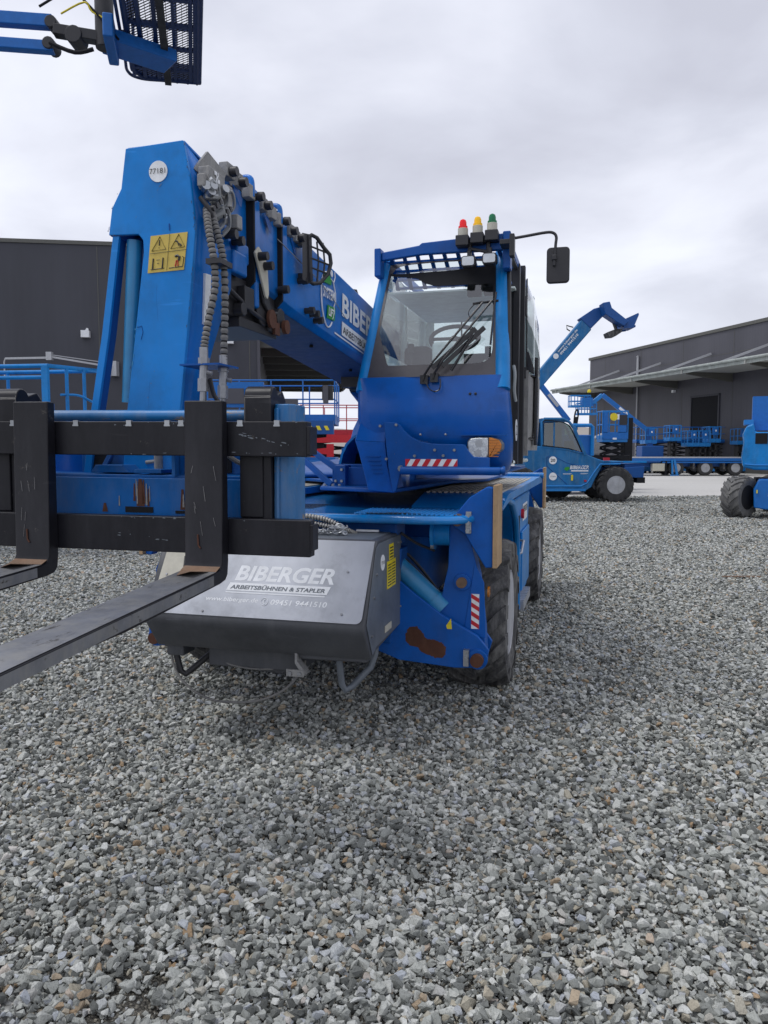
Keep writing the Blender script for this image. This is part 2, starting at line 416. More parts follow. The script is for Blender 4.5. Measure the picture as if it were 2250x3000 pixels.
# ---- fenders and side panels
for s in (1, -1):
    m = MB()
    x1, x0 = s*1.17, s*.55
    prof = [(-.42, 1.31), (-.40, 1.325), (-.05, 1.385), (.0, 1.392), (2.35, 1.395), (2.75, 1.40), (3.5, 1.40), (3.85, 1.36), (3.9, 1.3)]
    m.prism([(a, b) for a, b in prof]+[(3.88, 1.32), (.3, 1.34), (-.05, 1.33), (-.40, 1.30)], 'x', min(x0, x1), max(x0, x1))
    fd = m.build('fender', 'bright_blue', T, bevel=.03, seg=4)
    m = MB()
    for k in range(13):
        x = .57+k*.043
        m.box(min(s*x, s*(x+.024)), max(s*x, s*(x+.024)), .0, 2.9, 1.385, 1.404)
    m.build('grip_ribs', 'grip', fd)
    # side locker between the wheels
    m = MB()
    m.prism([(.78, 1.29), (.90, 1.12), (.96, .9), (.98, .42), (1.06, .34), (2.35, .34), (2.42, .5), (2.44, 1.0), (2.6, 1.29)], 'x', min(s*.86, s*1.12), max(s*.86, s*1.12))
    sl = m.build('side_panel', 'bright_blue', T, bevel=.02, seg=3)
    m = MB()
    m.tube([(s*1.14, -.24, 1.34), (s*1.145, .05, 1.35), (s*1.145, .45, 1.30), (s*1.145, .75, 1.16), (s*1.145, .90, .95), (s*1.145, .96, .7), (s*1.145, .98, .36)], .028, 10)
    m.build('arch_tube', 'bright_blue', sl)
    m = MB()
    m.box(min(s*1.121, s*1.126), max(s*1.121, s*1.126), 1.15, 1.42, .88, 1.12)
    m.build('recess', 'void', sl)
    m = MB(); m.box(min(s*1.12, s*1.145), max(s*1.12, s*1.145), 1.5, 2.3, .42, .96)
    m.box(min(s*1.12, s*1.137), max(s*1.12, s*1.137), 1.05, 1.42, .42, .82)
    m.build('panel_door', 'bright_blue', sl, bevel=.01)
    m = MB(); m.box(min(s*1.12, s*1.20), max(s*1.12, s*1.20), 1.02, 1.75, .34, .42)
    for k in range(9): m.box(min(s*1.12, s*1.205), max(s*1.12, s*1.205), 1.04+k*.08, 1.06+k*.08, .421, .43)
    m.build('step', 'alu', sl)
    m = MB(); m.cyl((s*1.12, 1.62, 1.12), (s*1.145, 1.62, 1.12), .045, n=20); m.build('reflector', 'red', sl)
    m = MB(); m.box(min(s*1.123, s*1.126), max(s*1.123, s*1.126), 1.72, 2.22, 1.04, 1.20); m.build('decal', 'white', sl)
    if s > 0:
        lettering('BIBERGER', (1.127, 1.74, 1.12), (0, 1, 0), (0, 0, 1), .44, .06, 'ink', sl, bold=.02)
    m = MB(); m.tube([(s*1.125, 1.12, .80), (s*1.165, 1.14, .82), (s*1.165, 1.36, .90), (s*1.125, 1.38, .90)], .011, 8); m.build('handle', 'alu', sl)

# ---- stabilisers: front (-1) and rear (+1), right and left
def stabiliser(s, e):
    base = -.85 if e < 0 else 4.05
    def Y(d): return base+e*d            # d > 0 is outward from the axle
    def pr(mb, poly, d0, d1): mb.prism([(s*a, b) for a, b in poly], 'y', Y(d0), Y(d1))
    m = MB()
    pr(m, [(.40, .47), (.42, 1.0), (.50, .965), (.58, .915), (.70, .82), (.866, .70), (1.09, .58), (1.155, .50), (1.15, .44), (1.115, .385), (.95, .375), (.60, .40)], .08, .11)
    pr(m, [(.40, .47), (.42, 1.0), (.52, .95), (.866, .69), (1.10, .57), (1.15, .5), (1.12, .40), (.95, .39), (.60, .41)], -.14, -.11)
    m.prism([(s*.30, .50), (s*.30, 1.05), (s*.46, 1.05), (s*.5, .5)], 'y', Y(-.14), Y(.11))
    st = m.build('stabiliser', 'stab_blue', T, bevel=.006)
    m = MB()
    pr(m, [(.895, .99), (.875, .90), (.835, .70), (1.05, .455), (1.13, .47), (1.12, .62), (1.085, .94), (1.045, 1.10), (1.0, 1.27), (.905, 1.27)], -.07, .055)
    pr(m, [(1.0, .62), (1.04, .56), (1.13, .56), (1.118, .9), (1.06, 1.02)], .055, .063)
    m.build('leg', 'stab_blue', st, bevel=.012)
    m = MB(); m.cyl((s*.42, Y(.02), 1.11), (s*.835, Y(.02), .745), .062, n=24)
    m.cyl((s*.80, Y(.02), .775), (s*.86, Y(.02), .72), .070, n=24)
    m.build('cylinder', 'teal_tube', st)
    m = MB(); m.cyl((s*.80, Y(.02), 1.19), (s*.905, Y(.02), 1.19), .075, n=20); m.cyl((s*.79, Y(.02), 1.19), (s*.81, Y(.02), 1.19), .10, n=20)
    m.build('flange', 'bright_blue', st)
    m = MB(); m.cyl((s*1.09, Y(.112), .44), (s*1.09, Y(.165), .44), .040, n=18); m.build('pin', 'rust', st)
    m = MB(); m.cyl((s*.985, Y(.056), .90), (s*.985, Y(.105), .90), .032, n=18); m.cyl((s*.965, Y(.10), 1.285), (s*.965, Y(.155), 1.285), .036, n=16); m.build('pin', 'worn_orange', st)
    m = MB(); m.cyl((s*.985, Y(.052), .90), (s*.985, Y(.075), .90), .052, n=20); m.cyl((s*1.09, Y(.108), .44), (s*1.09, Y(.125), .44), .062, n=20); m.build('boss', 'stab_blue', st, bevel=.004)
    m = MB()
    for (a, b, dd) in ((1.025, .45, .12), (1.028, 1.27, .11), (1.028, 1.315, .11), (1.028, 1.225, .11)):
        m.cyl((s*a, Y(dd), b), (s*a, Y(dd+.045), b), .014 if dd < .12 else .016, n=6)
    m.box(min(s*1.012, s*1.044), max(s*1.012, s*1.044), min(Y(.10), Y(.125)), max(Y(.10), Y(.125)), 1.205, 1.335)
    m.box(min(s*1.008, s*1.04), max(s*1.008, s*1.04), min(Y(.11), Y(.15)), max(Y(.11), Y(.15)), .40, .50)
    for b in (1.265, 1.115):
        m.cyl((s*.79, Y(.08), b), (s*.81, Y(.08), b), .016, n=6)
    m.build('nut', 'zinc', st)
    # folded foot: gusset and pad
    m = MB()
    pr(m, [(.935, 1.24), (.955, 1.33), (1.03, 1.42), (1.135, 1.485), (1.172, 1.478), (1.172, 1.0), (1.13, .995), (1.07, 1.09), (1.0, 1.20)], .02, .10)
    ft = m.build('foot', 'stab_blue', st, bevel=.008)
    m = MB(); m.box(min(s*1.174, s*1.202), max(s*1.174, s*1.202), min(Y(-.12), Y(.13)), max(Y(-.12), Y(.13)), 1.0, 1.495); m.build('foot_pad', 'ply', ft, bevel=.004)
    if s*e < 0 and e < 0:
        m = plate((.62, Y(.11), .47), (1, 0, 0), (0, 0, 1), ragged([(.02, .10), (.045, .14), (.09, .15), (.125, .115), (.15, .075), (.20, .072), (.25, .06), (.272, .03), (.275, -.01), (.255, -.035), (.21, -.04), (.16, -.022), (.125, -.012), (.10, .018), (.045, .028), (.018, .055)], .006), .001, .001)
        m.build('rust_patch', 'rust', st)
        hazard((1.042, Y(.064), .615), (1, 0, 0), (0, 0, 1), .048, .215, st, n=4)
        plate((.895, Y(.11), .615), (1, 0, 0), (0, 0, 1), [(.0, .02), (.03, .065), (.036, .0), (.006, .0)], .001).build('warning_sticker', 'yellow', st)
        m = MB(); m.cyl((1.13, -.82, .83), (1.14, -.82, .83), .035, n=16); m.build('reflector', 'amber', st)
    return st
for s in (1, -1):
    for e in (-1, 1): stabiliser(s, e)
# dark hydraulic lines behind the stabiliser
m = MB()
m.tube(smooth_path([(.50, -.90, 1.12), (.60, -.84, 1.02), (.74, -.80, .88), (.84, -.80, .74)], 6), .010, 8)
m.tube(smooth_path([(.35, -.92, 1.16), (.48, -.86, 1.10), (.62, -.8, 1.04), (.80, -.72, .80)], 6), .009, 8)
m.tube(smooth_path([(.62, -1.0, 1.20), (.70, -.92, 1.13), (.80, -.86, 1.08)], 6), .009, 8)
m.build('hydraulic_line', 'black_plastic', T)

# ---- front cover box
X0, X1 = -.70, .60
m = MB()
side = [(-.93, 1.20), (-1.46, 1.205), (-1.50, 1.17), (-1.715, .775), (-1.712, .722), (-1.59, .565), (-1.50, .59), (-.93, .62)]
m.prism(side, 'x', X0, X1)
fc = m.build('front_cover', 'cover_black', T, bevel=.012, seg=3)
m = MB(); m.box(X0+.03, X1-.04, -1.43, -.95, 1.199, 1.206); m.build('top_sheet', 'box_grey', fc, bevel=.002)
sl = Vector((0, -1.712+1.49, .777-1.185)); upv = -sl.normalized(); L = sl.length
blv = Vector((X0+.035, -1.714, .775))
W_ = X1-X0-.055
poly = [(0.0, .012)]+[(W_-.035+.035*math.sin(R(a)), .047-.035*math.cos(R(a))) for a in range(0, 91, 15)]+[(W_+.012, L+.018), (0.015, L+.018)]
al = plate(tuple(blv), (1, 0, 0), tuple(upv), poly, .004, .003).build('front_sheet', 'alu', fc)
m = MB(); m.slab([(X1+.001, -1.50, 1.165), (X1+.001, -1.69, .775), (X1+.001, -1.58, .59), (X1+.001, -1.50, .62), (X1+.001, -.94, .63), (X1+.001, -.94, 1.185), (X1+.001, -1.45, 1.185)], .004)
m.build('side_sheet', 'box_grey', fc, bevel=.001)
m = MB(); m.slab([(X0-.001, -1.50, 1.165), (X0-.001, -1.675, .80), (X0-.001, -1.575, .605), (X0-.001, -.94, .63), (X0-.001, -.94, 1.185), (X0-.001, -1.45, 1.185)], .004)
m.build('side_sheet', 'box_grey', fc)
def onsheet(a, b): return tuple(blv+Vector((a, 0, 0))+upv*b)
rt = (1, 0, 0)
# lettering on the sloping sheet
lettering('BIBERGER', onsheet(.475, .222), rt, upv, .585, .092, 'white', al, .0075, .03, .25)
plate(onsheet(.435, .163), rt, upv, [(0, 0), (.595, 0), (.612, .046), (.017, .046)], .0075, .001).build('lettering_band', 'white', al)
lettering('ARBEITSBÜHNEN & STAPLER', onsheet(.458, .172), rt, upv, .56, .029, 'box_grey', al, .0092, .03, .2)
plate(onsheet(.435, .149), rt, upv, [(0, 0), (.585, 0), (.588, .006), (.002, .006)], .0075, .001).build('lettering_band', 'white', al)
lettering('www.biberger.de', onsheet(.325, .092), rt, upv, .315, .032, 'white', al, .0075, .012, .2)
lettering('09451 9441510', onsheet(.715, .092), rt, upv, .325, .031, 'white', al, .0075, .012, .15)
m = MB(); cc = Vector(onsheet(.678, .107)); nn = Vector(rt).cross(upv).normalized()
m.tube([cc+nn*.0085+Vector(rt)*.021*math.cos(R(a))+upv*.021*math.sin(R(a)) for a in range(0, 360, 15)], .0018, 6, closed=True)
m.tube([cc+nn*.0085+Vector(rt)*(.006-.010*math.sin(R(a)))+upv*.013*math.cos(R(a)) for a in range(10, 175, 20)], .003, 6)
m.build('telephone_symbol', 'white', al)
pl = plate(onsheet(.0, .20), rt, upv, [(.0, .0), (.30, 0), (.30, .205), (.01, .205)], .007, .001).build('decal', 'cream', al)
lettering('VM', onsheet(.13, .28), rt, upv, .14, .075, 'ink', pl, .0092, .03, .3)
m = MB()
for a, b in ((.045, .24), (1.13, .30), (.32, .035), (1.13, .06), (.05, .05)):
    c = Vector(onsheet(a, b)); m.cyl(c+nn*.004, c+nn*.013, .008, .006, 8)
for (y, z) in ((-1.02, 1.14), (-.96, 1.14), (-.955, .74), (-1.60, .70), (-1.50, 1.02), (-1.55, .9)): m.cyl((X1+.003, y, z), (X1+.014, y, z), .008, n=8)
m.build('screw', 'bolt', fc)
# stickers on the right side
def sideplate(y0, y1, z0, z1, mat, name, lift=.006): 
    mb = MB(); mb.box(X1+lift, X1+lift+.002, y0, y1, z0, z1); return mb.build(name, mat, fc)
sy = sideplate(-1.28, -1.08, .90, 1.06, 'yellow', 'yellow_sticker'); sideplate(-1.23, -1.13, 1.065, 1.155, 'yellow', 'yellow_sticker')
m = MB()
for k in range(8):
    for (a, b) in ((-1.265, -1.185), (-1.17, -1.095)): m.box(X1+.0085, X1+.009, a, b, .915+k*.017, .921+k*.017)
for k in range(4): m.box(X1+.0085, X1+.009, -1.22, -1.14, 1.075+k*.018, 1.083+k*.018)
m.build('print', 'ink', fc)
m = MB(); m.lathe([(.045, 0), (.045, .002)], (X1+.006, -1.375, 1.07), 'x', 24); m.build('round_sticker', 'white', fc)
lettering('77181', (X1+.009, -1.41, 1.06), (0, 1, 0), (0, 0, 1), .07, .02, 'ink', fc, .001)
sideplate(-1.33, -1.18, .655, .695, 'cream', 'type_label')
plate((.10, -1.42, 1.207), (1, 0, 0), (0, 1, 0), [(0, 0), (.10, 0), (.05, .09)], .002).build('warning_sticker', 'yellow', fc)
m = MB(); m.box(.36, .50, -1.08, -1.065, 1.21, 1.222); m.build('latch', 'white', fc)
# underside of the box: apron, hooks and guard loops
m = MB()
m.prism([(-.66, .66), (-.62, .60), (.12, .56), (.20, .54), (.575, .545), (.575, .66)], 'y', -1.58, -1.50)
m.box(-.42, .16, -1.50, -.98, .44, .62); m.box(-.66, -.55, -1.56, -1.42, .50, .66)
m.prism([(-.44, .5), (.14, .5), (.02, .40), (-.32, .42)], 'y', -1.44, -1.1)
m.cyl((-.32, -1.30, .46), (.06, -1.30, .46), .07, n=20)
m.build('apron', 'cover_black', fc, bevel=.01)
m = MB()
m.tube([(-.66, -1.46, .58), (-.655, -1.46, .48), (-.63, -1.46, .38), (-.60, -1.45, .36), (-.57, -1.43, .385), (-.48, -1.36, .47), (-.455, -1.32, .53), (-.45, -1.30, .6)], .019, 12)
m.build('guard_loop', 'black_plastic', fc)
m = MB()
m.tube([(.37, -1.46, .60), (.375, -1.46, .50), (.39, -1.46, .375), (.41, -1.455, .345), (.44, -1.43, .36), (.53, -1.36, .46), (.55, -1.34, .53), (.55, -1.32, .6)], .020, 12)
m.build('guard_loop', 'box_grey', fc)
m = MB(); m.cyl((-.73, -1.44, .555), (-.66, -1.44, .555), .035, n=16); m.cyl((-.745, -1.44, .555), (-.73, -1.44, .555), .022, n=12); m.build('pin', 'black_plastic', fc)
m = MB(); m.tube(smooth_path([(-.69, -1.47, .54), (-.67, -1.47, .42), (-.60, -1.48, .32), (-.45, -1.50, .245), (-.30, -1.50, .228), (-.10, -1.50, .255), (.06, -1.49, .335), (.15, -1.47, .44), (.17, -1.46, .50)], 6), .0075, 8)
m.tube(smooth_path([(-.40, -1.46, .50), (-.28, -1.50, .455), (-.1, -1.50, .44), (.10, -1.48, .46)], 6), .006, 8)
m.build('cable', 'hose_grey', fc)
m = MB(); m.prism([(.16, .60), (.175, .60), (.175, .53), (.22, .48), (.22, .455), (.205, .455), (.16, .52)], 'y', -1.60, -1.54); m.box(.11, .215, -1.605, -1.595, .445, .485)
m.build('hook_bracket', 'cast_grey', fc, bevel=.002)
m = MB(); 
for a in (.135, .19): m.cyl((a, -1.606, .465), (a, -1.615, .465), .011, n=8)
m.build('bolt', 'bolt', fc)
# armoured hoses from deck to the box
m = MB()
for dx, hz in ((0, .10), (-.02, .065)):
    pth = smooth_path([(-.30+dx, -1.13, 1.20), (-.18+dx, -1.18, 1.19+hz), (.02+dx, -1.20, 1.21+hz), (.20+dx, -1.19, 1.19+hz), (.33+dx, -1.16, 1.225), (.38+dx, -1.14, 1.20)], 40)
    m.tube(pth, [.017 if (i//2) % 2 else .0125 for i in range(len(pth))], 10)
ribbed(m.build('armoured_hose', 'spiral_steel', T, ang=60))

# ---- turret
m = MB(); m.tube([(-1.1, 3.85, 1.40), (1.19, 3.85, 1.40)], .035, 12); m.box(-1.1, 1.16, 3.6, 3.88, 1.395, 1.43); m.build('rear_deck', 'deck_blue', T, bevel=.01)
m = MB()
m.prism([(-.12, -.36), (-.08, -.50), (.30, -.66), (.50, -.66), (.54, -.3), (.62, .8), (.85, 1.3), (.85, 3.0), (-.95, 3.0), (-.95, 1.2), (-.45, .7), (-.20, -.1)], 'z', 1.425, 1.452)
tb = m.build('turret_base', 'turret_blue', T, bevel=.008)
m = MB(); m.lathe([(.50, 0), (.50, .05), (.44, .05), (.44, .135)], (.10, 1.5, 1.295), 'z', 48)
for k in range(30):
    a = R(12*k); m.cyl((.10+.47*math.cos(a), 1.5+.47*math.sin(a), 1.345), (.10+.47*math.cos(a), 1.5+.47*math.sin(a), 1.365), .013, n=6)
m.build('slewing_ring', 'box_grey', T)
m = MB()   # boom cheeks and engine housing behind
for a, b in ((-.40, -.34), (.22, .28)):
    m.prism([(.9, 1.45), (1.3, 1.9), (2.5, 2.66), (2.9, 2.72), (3.15, 2.5), (3.2, 1.45)], 'x', a, b)
m.build('boom_cheek', 'turret_blue', tb, bevel=.01)
m = MB()
m.prism([(1.0, 1.46), (1.0, 1.50), (1.4, 1.56), (2.8, 1.60), (3.0, 1.56), (3.0, 1.46)], 'x', -1.10, -.45)
m.build('engine_hood', 'turret_blue', tb, bevel=.03, seg=3)
# curved guard left of the cab and its braces
m = MB()
arc = [(.10, 1.852), (.04, 1.835), (-.02, 1.80), (-.07, 1.75), (-.105, 1.68), (-.125, 1.60), (-.13, 1.56)]
inn = [(a+.016, b-.01) for a, b in arc[::-1]]
m.prism(arc+inn, 'y', .05, .45)
m.build('curved_guard', 'bright_blue', tb)
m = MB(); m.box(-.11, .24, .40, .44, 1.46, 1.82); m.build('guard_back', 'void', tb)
m = MB(); m.box(-.12, .26, -.12, -.09, 1.455, 1.60); m.prism([(-.02, 1.45), (-.02, 1.595), (.06, 1.595), (.06, 1.45)], 'y', -.36, -.22)
m.box(.0, .24, -.30, -.28, 1.452, 1.58)
m.build('bracket', 'turret_blue', tb, bevel=.005)
m = MB()
m.beam((.05, -.35, 1.53), (-.30, -.20, 1.735), .02, .042); m.beam((-.03, -.40, 1.458), (-.36, -.25, 1.69), .02, .042)
m.beam((-.3, -.20, 1.735), (-.8, .05, 2.0), .02, .042); m.beam((-.36, -.25, 1.69), (-.8, .0, 1.98), .02, .042)
m.build('brace', 'turret_blue', tb, bevel=.003)
m = MB()
for a, b in ((.035, 1.485), (.035, 1.565), (-.01, 1.485)): m.cyl((a, -.36, b), (a, -.375, b), .010, n=6)
for a in (-.08, -.02, .03): m.cyl((a, -.40, 1.45), (a, -.40, 1.465), .010, n=6)
m.build('bolt', 'zinc', tb)
# low cover in front of the cab with louvres
m = MB()
m.slab([(.235, -.66, 1.765), (.252, -.62, 1.89), (.352, -.62, 1.892), (.355, -.63, 1.83), (.372, -.64, 1.818), (.43, -.64, 1.818), (.44, -.665, 1.76), (.455, -.675, 1.45), (.50, -.66, 1.425), (.325, -.64, 1.44), (.262, -.655, 1.68)], .0)
m = MB()
F = lambda pts, y: [(a, y, b) for a, b in pts]
m.prism([(.235, 1.765), (.26, 1.69), (.295, 1.56), (.325, 1.44), (.50, 1.425), (.455, 1.60), (.44, 1.755)], 'y', -.70, -.40)
m.add([(.235, -.70, 1.765), (.44, -.70, 1.755), (.43, -.655, 1.825), (.372, -.655, 1.825), (.355, -.63, 1.89), (.252, -.63, 1.892), (.235, -.4, 1.765), (.44, -.4, 1.755), (.43, -.4, 1.825), (.372, -.4, 1.825), (.355, -.4, 1.89), (.252, -.4, 1.892)],
      [(0, 1, 2, 3, 4, 5), (11, 10, 9, 8, 7, 6), (0, 5, 11, 6), (5, 4, 10, 11), (4, 3, 9, 10), (3, 2, 8, 9), (2, 1, 7, 8)])
lc = m.build('louvred_cover', 'cab_blue', tb, bevel=.006)
m = MB()
for k in range(5):
    m.box(.315+k*.012, .41+k*.004, -.712, -.700, 1.658-k*.027, 1.664-k*.027)
m.build('louvre', 'turret_blue', lc)
m = MB()   # curved front skirt plate under the cab
m.prism([(.44, 1.88), (.515, 1.878), (.545, 1.862), (.575, 1.825), (.62, 1.785), (.68, 1.757), (.75, 1.742), (.965, 1.736), (.985, 1.70), (1.02, 1.66), (1.12, 1.655), (1.12, 1.58), (.555, 1.58), (.52, 1.44), (.50, 1.43), (.47, 1.60)], 'y', -.735, -.705)
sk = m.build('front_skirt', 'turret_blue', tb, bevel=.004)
m = MB(); m.tube([(.56, -.76, 1.572), (1.19, -.76, 1.572)], .026, 12); m.lathe([(.001, -.005), (.02, 0), (.028, .02), (.026, .03)], (1.19, -.76, 1.575), 'x', 12)
m.box(.54, 1.20, -.76, -.5, 1.552, 1.565)
m.build('bumper', 'turret_blue', tb)
hazard((.585, -.736, 1.600), (1, 0, 0), (0, 0, 1), .335, .045, sk, n=5, slant=-1)
m = MB()
for a, b in ((.40, 1.858), (.525, 1.862), (.555, 1.585), (.46, 1.645), (.775, 1.702), (.90, 1.702), (.645, 1.665), (.83, 1.667)): m.cyl((a, -.736 if a > .45 else -.66, b), (a, -.75 if a > .45 else -.68, b), .009 if (a, b) != (.555, 1.585) else .020, n=8)
for a, b in ((.61, 1.905), (.86, 1.912), (.672, 1.80), (.835, 1.80)): m.lathe([(.001, -.012), (.007, -.008), (.008, .004)], (a, -.655 if b > 1.85 else -.69, b), 'y', 10)
m.build('bolt', 'bolt', sk)
m = MB(); m.cyl((.40, -.60, 1.835), (.40, -.60, 1.885), .03, n=16); m.build('cap', 'zinc', sk)
m = MB(); m.box(.355, .44, -.62, -.58, 1.80, 1.90); m.build('cap_recess', 'void', sk)

# ---- cab
cab = None
def ring(z, xl, xr, yf, yb, r, n=6):
    pts = []
    for cx, cy, a0 in ((xr-r, yf+r, 270), (xl+r, yf+r, 180)):
        for k in range(n+1):
            a = R(a0+90*(n-k)/n) if a0 == 270 else R(a0+90*(n-k)/n)
            pts.append((cx+r*math.cos(a), cy+r*math.sin(a), z))
    return [(xr, yb, z)]+pts+[(xl, yb, z)]
lv = [(1.545, .32, 1.17, -.45, .16), (1.575, .285, 1.21, -.53, .16), (1.64, .25, 1.235, -.605, .15), (1.78, .225, 1.243, -.655, .14), (1.92, .22, 1.238, -.672, .11), (2.05, .225, 1.226, -.668, .09), (2.12, .228, 1.218, -.662, .08), (2.172, .235, 1.212, -.652, .07), (2.176, .26, 1.19, -.62, .06)]
m = MB(); rings = [ring(z, a, b, y, 1.38, r) for z, a, b, y, r in lv]
n = len(rings[0]); vs = [p for g in rings for p in g]
fs = [(i*n+k, i*n+k+1, (i+1)*n+k+1, (i+1)*n+k) for i in range(len(rings)-1) for k in range(n-1) if k != 0]
fs.append(tuple(range(n)))
m.add(vs, fs)
cab = m.build('cab', 'cab_blue', T, ang=50)
so = cab.modifiers.new('solid', 'SOLIDIFY'); so.thickness = .02; so.offset = -1
# frame: A pillars, sill, roof rim
def zc(z, side):   # pillar centre line
    t = (z-2.17)/.80
    return ((.268+.082*t if side < 0 else 1.178-.045*t), -.612+.30*t, z)
m = MB()
for s_ in (-1, 1):
    w0 = .030 if s_ < 0 else .040
    pts = []
    for k in range(9):
        z = 2.08+.87*k/8; x, y, _ = zc(z, s_); pts.append((x, y+.02, z))
    pts.append((pts[-1][0]-s_*.01, pts[-1][1]+.05, 3.0))
    m.tube(pts, w0+.008, 12)
m.build('front_pillar', 'bright_blue', cab)
m = MB()
for (x, y) in ((.26, 1.33), (1.20, 1.33)): m.box(x-.03, x+.03, y-.04, y+.04, 2.15, 3.02)
m.box(.24, .29, .50, .56, 2.15, 3.0)
m.box(.24, 1.22, 1.30, 1.37, 2.9, 3.02); m.box(.24, 1.22, 1.31, 1.36, 2.17, 2.54)
m.box(.24, .35, 1.315, 1.355, 2.5, 2.95); m.box(.88, 1.22, 1.315, 1.355, 2.5, 2.95)
m.box(.24, .275, -.45, 1.33, 2.15, 2.40)
m.build('rear_frame', 'interior', cab, bevel=.01)
# roof rim and grille
m = MB()
m.prism([(.345, 3.02), (.345, 2.965), (.62, 2.99), (1.16, 2.985), (1.16, 3.09), (.62, 3.065), (.60, 3.05)], 'y', -.44, -.40)
m.box(.30, .345, -.46, -.36, 2.86, 3.045); m.box(1.155, 1.205, -.47, -.36, 2.86, 3.095)
m.box(.30, .345, -.40, 1.38, 2.985, 3.04); m.box(1.155, 1.205, -.40, 1.38, 2.99, 3.05); m.box(.30, 1.2, 1.34, 1.38, 2.985, 3.05)
m.build('roof_rim', 'turret_blue', cab, bevel=.008)
m = MB()
def gz(y): return 3.015-.42*(y+.40)
for k in range(5): y = -.40+k*.092; m.beam((.345, y, gz(y)), (1.155, y, gz(y)), .030, .014)
for k in range(9): x = .40+k*.090; m.beam((x, -.40, gz(-.40)-.007), (x-.02*(4-k)*.5, -.03, gz(-.03)-.007), .026, .012)
m.build('roof_grille', 'turret_blue', cab)
m = MB()
m.box(.92, 1.02, -.27, -.20, 2.775, 2.84); m.box(1.04, 1.14, -.27, -.20, 2.77, 2.83); m.box(.9, 1.15, -.26, -.22, 2.80, 2.83)
m.build('sun_visor', 'interior_dark', cab)
m = MB(); m.box(.90, .99, -.28, -.22, 2.738, 2.80); m.box(1.01, 1.12, -.28, -.22, 2.742, 2.79); m.build('display', 'void', cab)
m = MB(); m.tube([(.42, .1, 2.2), (.43, .08, 2.42)], .012, 8); m.cyl((.43, .08, 2.42), (.43, .08, 2.48), .022, n=10); m.build('joystick', 'interior_dark', cab)
m = MB(); m.tube([(1.0, .0, 2.2), (1.01, -.02, 2.38)], .012, 8); m.cyl((1.01, -.02, 2.38), (1.01, -.02, 2.43), .022, n=10); m.build('joystick', 'interior_dark', cab)
m = MB(); m.box(.30, 1.19, .0, 1.33, 2.83, 2.842); m.build('ceiling_panel', 'interior', cab)
# windscreen: glass plane + printed black border
def wp(u, v, d=0.):    # u 0..1 across, v 0..1 up the windscreen
    a, b = zc(2.17+.79*v, -1), zc(2.17+.79*v, 1)
    x = a[0]+.02+(b[0]-.02-a[0]-.02)*u
    bow = -.045*math.sin(math.pi*min(1, max(0, u)))
    return (x, a[1]+bow-d, a[2])
def wgrid(mb, u0, u1, v0, v1, nu, nv, d):
    vs = [wp(u0+(u1-u0)*i/nu, v0+(v1-v0)*j/nv, d) for j in range(nv+1) for i in range(nu+1)]
    fs = [(j*(nu+1)+i, j*(nu+1)+i+1, (j+1)*(nu+1)+i+1, (j+1)*(nu+1)+i) for j in range(nv) for i in range(nu)]
    mb.add(vs, fs)
m = MB(); wgrid(m, 0, 1, 0, 1, 12, 10, 0); ws = m.build('windscreen', 'windshield_glass', cab)
m = MB()
U0, U1, V0, V1 = .035, .955, .10, .985
out = []; inn_ = []
NN = 96
for k in range(NN):
    t = k/NN*4; i = int(t); f = t-i
    o_ = [(f, 0), (1, f), (1-f, 1), (0, 1-f)][i]
    out.append(o_)
for (a, b) in out:
    # rounded inner opening
    x = 2*a-1; y = 2*b-1
    q = max(abs(x), abs(y)); p_ = 9
    l = (abs(x)**p_+abs(y)**p_)**(1/p_)
    x, y = x/l*q, y/l*q
    inn_.append((U0+(U1-U0)*(x+1)/2, V0+(V1-V0)*(y+1)/2))
vs = [wp(a, b, .003) for a, b in out]+[wp(a, b, .003) for a, b in inn_]
m.add(vs, [(k, (k+1) % NN, NN+(k+1) % NN, NN+k) for k in range(NN)])
m.build('glass_border', 'frit', ws)
m = MB(); tp = [(.03, .90, .92), (.10, .885, .91), (.2, .87, .905), (.3, .85, .905), (.38, .80, .905), (.46, .775, .905), (.55, .77, .905), (.65, .77, .91), (.75, .775, .92), (.85, .775, .93), (.92, .78, .94), (.975, .78, .96)]
m.add([wp(a, b if k else c, .005) for a, b, c in tp for k in (0, 1)], [(2*i, 2*i+1, 2*i+3, 2*i+2) for i in range(len(tp)-1)]); m.add([wp(a, b, .006) for b in (.60, .7, .8, .9, .99) for a in (.955, .998)], [(2*i, 2*i+1, 2*i+3, 2*i+2) for i in range(4)]); m.build('tint_band', 'void', ws)
m = MB()
m.add([wp(.01, .05, .004), wp(.17, .03, .004), wp(.22, .03, .004), wp(.15, .12, .004), wp(.03, .40, .004), wp(.015, .42, .004)], [(0, 1, 2, 3, 4, 5)])
m.build('reflection_film', 'frit', ws)
m = MB()   # wipers
for (u, x0, z0, x1, z1) in ((0, .70, 2.155, 1.045, 2.64), (1, .765, 2.165, 1.10, 2.645)):
    yb, yt = -.70, -.555
    m.tube([(x0-.01, yb, z0-.02), (x0, yb-.01, z0+.02), (x0+.05, yb, z0+.10), (x1, yt, z1)], .0075, 8)
    m.beam((x0+.045, yb+.01, z0+.065), (x1-.10+.06, yt+.02-.05, z1-.17), .010, .030)
    m.box(x0-.03, x0+.02, yb-.005, yb+.05, z0-.035, z0+.02)
m.beam((1.125, -.535, 2.70), (1.105, -.635, 2.36), .010, .012)
m.tube([(.98, -.56, 2.63), (1.14, -.53, 2.648)], .008, 8)
m.tube([(1.0, -.66, 2.42), (.87, -.70, 2.20)], .009, 8)
m.build('wiper', 'black_gloss', ws)
m = MB()
m.tube(smooth_path([(.705, -.70, 2.14), (.73, -.71, 2.09), (.77, -.715, 2.07), (.80, -.71, 2.09), (.80, -.705, 2.15)], 5), .004, 6)
